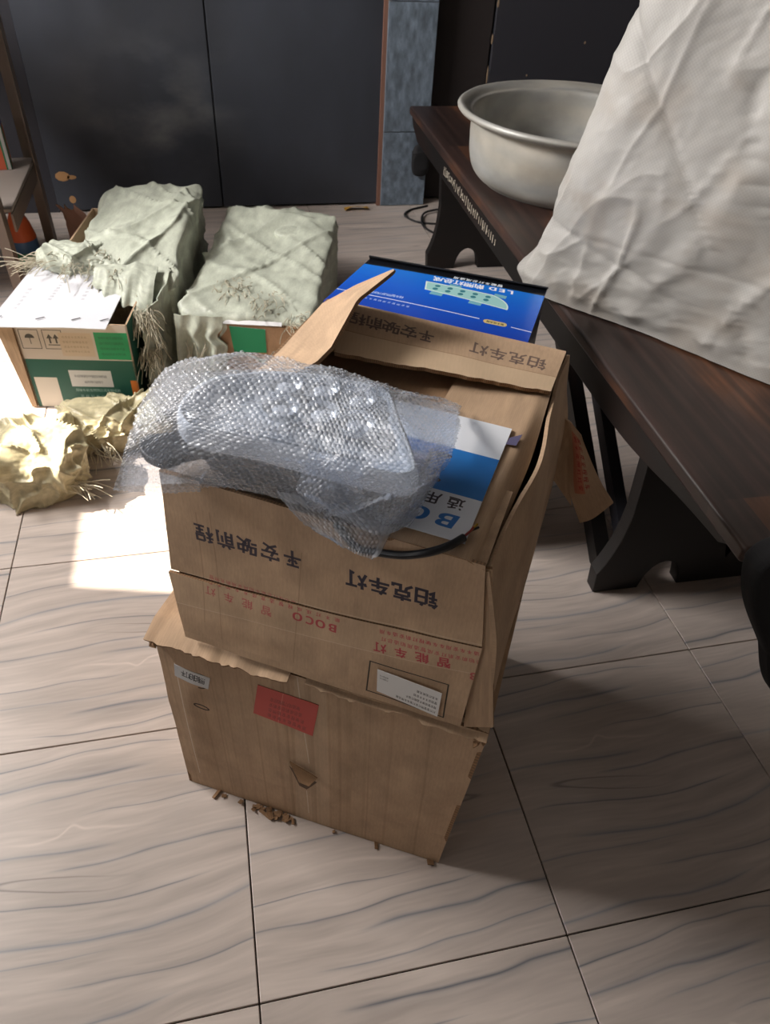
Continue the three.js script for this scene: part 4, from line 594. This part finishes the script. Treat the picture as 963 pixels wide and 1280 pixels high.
  mesh('frayed_threads', fibres([[0.0, 0.36, -0.42, 0.12, 60, -0.7, 0.0, 0.5, 0.07], [0.16, 0.365, -0.36, 0.2, 110, 0, -0.1, 1, 0.05], [0.3, 0.36, -0.32, 0.12, 40, 0.1, -0.2, 1, 0.05], [0.41, 0.33, -0.1, 0.07, 110, 0.2, -0.8, 0.5, 0.08], [0.42, 0.2, -0.08, 0.07, 110, 0.1, -0.8, 0.5, 0.08], [0.43, 0.08, -0.06, 0.07, 40, 0.3, -0.6, 0.6, 0.06], [-0.04, 0.355, -0.44, 0.05, 16, -1, 0.1, 0.3, 0.1], [0.42, 0.4, -1.05, 0.04, 8, 0.6, 0.5, 0, 0.04]], 7), M.fibre, c).userData.kind = 'stuff';
}
{ // right parcel: carton wholly wrapped, its green label showing at the front
  const T = -0.245, pos = V(0.515, 0, -2.1), c = thing('parcel', 'carton wrapped in grey green woven plastic, green label at its front', 'parcel', pos, T);
  const W = 0.46, H = 0.29, D = 0.98;
  mesh('carton', sheet(bil(V(0.01, H - 0.02, 0.012), V(W - 0.01, H - 0.02, 0.012), V(W - 0.01, 0.003, 0.012), V(0.01, 0.003, 0.012)), 6, 6, 0.05, V(0, 0, 1)), [std({ map: kraftTex, color: 0xf2e2d2, roughness: 0.7 }), M.edge], c);
  mesh('green_label', sheet((u, v) => bil(V(0.17, H - 0.025, 0.0145), V(0.3, H - 0.03, 0.0145), V(0.3, H - 0.125, 0.0145), V(0.18, H - 0.13, 0.0145))(u, v), 4, 4, 0.001, V(0, 0, 1)), [std({ color: 0x0f8a58, roughness: 0.5 }), M.white], c, 'green label on the carton front');
  mesh('white_strip', sheet(bil(V(0.11, H - 0.004, 0.004), V(0.36, H - 0.004, 0.004), V(0.36, H - 0.012, 0.018), V(0.11, H - 0.016, 0.018)), 4, 2, 0.003, up), [M.white, M.white], c, 'white paper strip showing at the torn edge');
  mesh('woven_cover', softCover(W + 0.03, H + 0.02, D, { amp: 0.024, seed: 22, power: 14, top: (x, z) => 0.012 - 0.012 * z }).translate(W / 2, 0, -D / 2 + 0.005), M.bagGreen, c, 'wrinkled grey green woven cover');
  mesh('cover_fold', sheet((u, v) => V(lerp(-0.02, 0.15 + 0.03 * vnoise(v * 8, 2), u), lerp(H + 0.014, 0.004, v), 0.03 + 0.02 * v + 0.014 * Math.sin(u * 17 + v * 2) * smooth(0, 0.4, v) + 0.01 * vnoise(u * 6, v * 6, 3)), 40, 30, 0.004, V(0, 0, 1)), [M.bagGreen, M.bagGreen], c);
  mesh('cover_fold', softCover(0.2, 0.035, 0.12, { amp: 0.012, seed: 36, power: 2.5 }).translate(0.33, H + 0.015, -0.72), M.bagGreen, c);
  mesh('frayed_threads', fibres([[0.16, H + 0.02, -0.16, 0.14, 110, 0.2, 0.0, 0.8, 0.045], [0.3, H + 0.02, -0.08, 0.12, 50, 0, 0, 1, 0.05], [0.42, H, -0.0, 0.08, 60, 0.3, -0.2, 0.8, 0.07], [0.36, 0.17, 0.02, 0.08, 60, 0.1, -0.5, 0.6, 0.06], [0.06, 0.2, 0.02, 0.1, 40, -0.1, -0.9, 0.4, 0.08], [0.42, H + 0.015, -0.9, 0.05, 12, 0.6, 0.3, -0.2, 0.03]], 12), M.fibre, c).userData.kind = 'stuff';
}
{ // crumpled cover on the floor in the sun
  const pos = V(0.02, 0, -1.635), c = thing('woven_bag', 'crumpled yellowish woven bag on the floor before the green carton', 'bag', pos, 0.1);
  mesh('bag_body', softCover(0.25, 0.17, 0.3, { amp: 0.032, seed: 41, power: 3, freq: 2.4, fine: 0.05 }).translate(0.02, 0, 0.04), M.bagOlive, c);
  mesh('bag_fold', softCover(0.34, 0.12, 0.28, { amp: 0.03, seed: 47, power: 3, freq: 2.2, fine: 0.05 }).translate(-0.2, 0, 0.0), M.bagOlive, c);
  mesh('bag_mouth', softCover(0.34, 0.115, 0.22, { amp: 0.03, seed: 53, power: 4, freq: 2.6, fine: 0.05 }).translate(0.26, 0, -0.15), M.bagOlive, c);
  mesh('frayed_threads', fibres([[0.12, 0.06, 0.17, 0.05, 26, 0.8, -0.1, 0.4, 0.09], [0.2, 0.06, 0.0, 0.08, 22, 0.3, -0.6, 0.7, 0.07]], 17), M.fibre, c).userData.kind = 'stuff';
}
{ // steel rack at the left edge
  const c = thing('metal_rack', 'brown steel angle rack with a shelf at the left edge', 'rack', V(-0.125, 0, -3.06));
  const angle = (x, z, h) => mergeGeometries([box(x - 0.055, x, 0.002, h, z - 0.006, z), box(x - 0.006, x, 0.002, h, z, z + 0.06)]);
  for (const [x, z] of [[0.02, -0.36], [-0.02, 0.28], [-0.62, -0.36], [-0.62, 0.28]]) mesh('post', angle(x, z, 1.9), M.steelRack, c);
  for (const h of [0.42, 1.2]) { mesh('rail', box(0.004, 0.012, h - 0.07, h, -0.36, 0.3), M.steelRack, c); mesh('rail', box(-0.66, 0.012, h - 0.05, h, -0.372, -0.364), M.steelRack, c); mesh('shelf_board', rbox(0.66, 0.016, 0.64, 0.004, -0.32, h + 0.008, -0.035), std({ color: 0x8b817a, roughness: 0.6 }), c); }
}
{
  const b = thing('paper_carton', 'small upright green and orange carton on the rack shelf', 'carton', V(-0.24, 0.4365, -3.28), 0.1);
  mesh('body', rbox(0.11, 0.24, 0.08, 0.003, 0, 0.12, 0), std({ map: tex(canvas(128, 256, (g) => { g.fillStyle = '#1f6b47'; g.fillRect(0, 0, 128, 256); g.fillStyle = '#b8563a'; g.fillRect(64, 0, 40, 256); g.fillStyle = '#4a4a78'; g.fillRect(0, 0, 128, 70); g.fillStyle = '#a9a6a2'; g.fillRect(112, 0, 16, 256); })), roughness: 0.5 }), b);
  mesh('lid', rbox(0.112, 0.012, 0.082, 0.003, 0, 0.243, 0), std({ color: 0x8f8d8b, roughness: 0.5 }), b);
  const bt = thing('oil_bottle', 'orange plastic bottle with blue and green bands under the rack shelf', 'bottle', V(-0.235, 0, -3.31));
  const lathe = (pts, mat, name) => mesh(name, new THREE.LatheGeometry(pts.map((a) => new THREE.Vector2(...a)), 32), mat, bt);
  lathe([[0, 0.002], [0.062, 0.002], [0.066, 0.01], [0.066, 0.055], [0.064, 0.06]], std({ color: 0x2f6b46, roughness: 0.4 }), 'base'); lathe([[0.064, 0.058], [0.066, 0.062], [0.064, 0.105], [0.06, 0.112]], std({ color: 0x3f648c, roughness: 0.4 }), 'label_band');
  lathe([[0.062, 0.11], [0.064, 0.118], [0.05, 0.18], [0.026, 0.235], [0.022, 0.25]], std({ color: 0xc75a2b, roughness: 0.4 }), 'shoulder'); lathe([[0.0, 0.288], [0.022, 0.287], [0.025, 0.28], [0.025, 0.25], [0.0, 0.249]], std({ color: 0x2f8f6a, roughness: 0.4 }), 'cap');
}
{ // small things by the back wall
  tag(mesh('cable', tube([V(1.9, 0.006, -3.86), V(1.78, 0.006, -3.8), V(1.73, 0.008, -3.72), V(1.78, 0.006, -3.62), V(1.95, 0.006, -3.58), V(2.1, 0.006, -3.64), V(2.05, 0.016, -3.76), V(1.86, 0.014, -3.74), V(1.8, 0.008, -3.55), V(1.86, 0.006, -3.4)], 0.006, 90, 8), std({ color: 0x1a1a1c, roughness: 0.5 })), 'thin black cable looped on the floor by the tiled pillar', 'cable');
  const s = mesh('paper_scrap', sheet((u, v) => V(1.40 + u * 0.14, 0.008 + 0.02 * Math.sin(u * 3) * v, -3.87 + v * 0.05 + 0.01 * vnoise(u * 5, 1)), 10, 4, 0.001, up), [std({ color: 0xb0842f, roughness: 0.7 }), std({ color: 0xb0842f, roughness: 0.7 })]); tag(s, 'orange paper scrap on the floor against the black door', 'scrap');
  const sc = mesh('cardboard_scrap', sheet((u, v) => V(lerp(-0.03, 0.1 - 0.05 * (1 - v), u) + 0.02 * vnoise(u * 4, v * 5), lerp(0.26 + 0.03 * vnoise(u * 9, 2), 0.002, v), -3.3 - 0.06 * v + 0.01 * u), 10, 10, 0.004, V(0, 0, 1)), [std({ color: 0x8e6c5d, roughness: 0.9 }), M.edge]); tag(sc, 'torn pinkish brown cardboard scrap standing behind the left parcel', 'scrap');
  const pc = thing('black_pouch', 'small black pouch hanging low on the tiled pillar', 'pouch', V(1.84, 0.2, -3.885));
  mesh('pouch_body', softCover(0.1, 0.17, 0.04, { amp: 0.008, seed: 61, power: 3 }).translate(0, -0.03, 0.012), std({ color: 0x141417, roughness: 0.8 }), pc);
  mesh('loop', tube([V(-0.02, 0.12, 0.01), V(0, 0.17, 0.002), V(0.02, 0.12, 0.01)], 0.003, 12, 6), std({ color: 0x141417, roughness: 0.8 }), pc);
}


renderer.render(scene, camera);
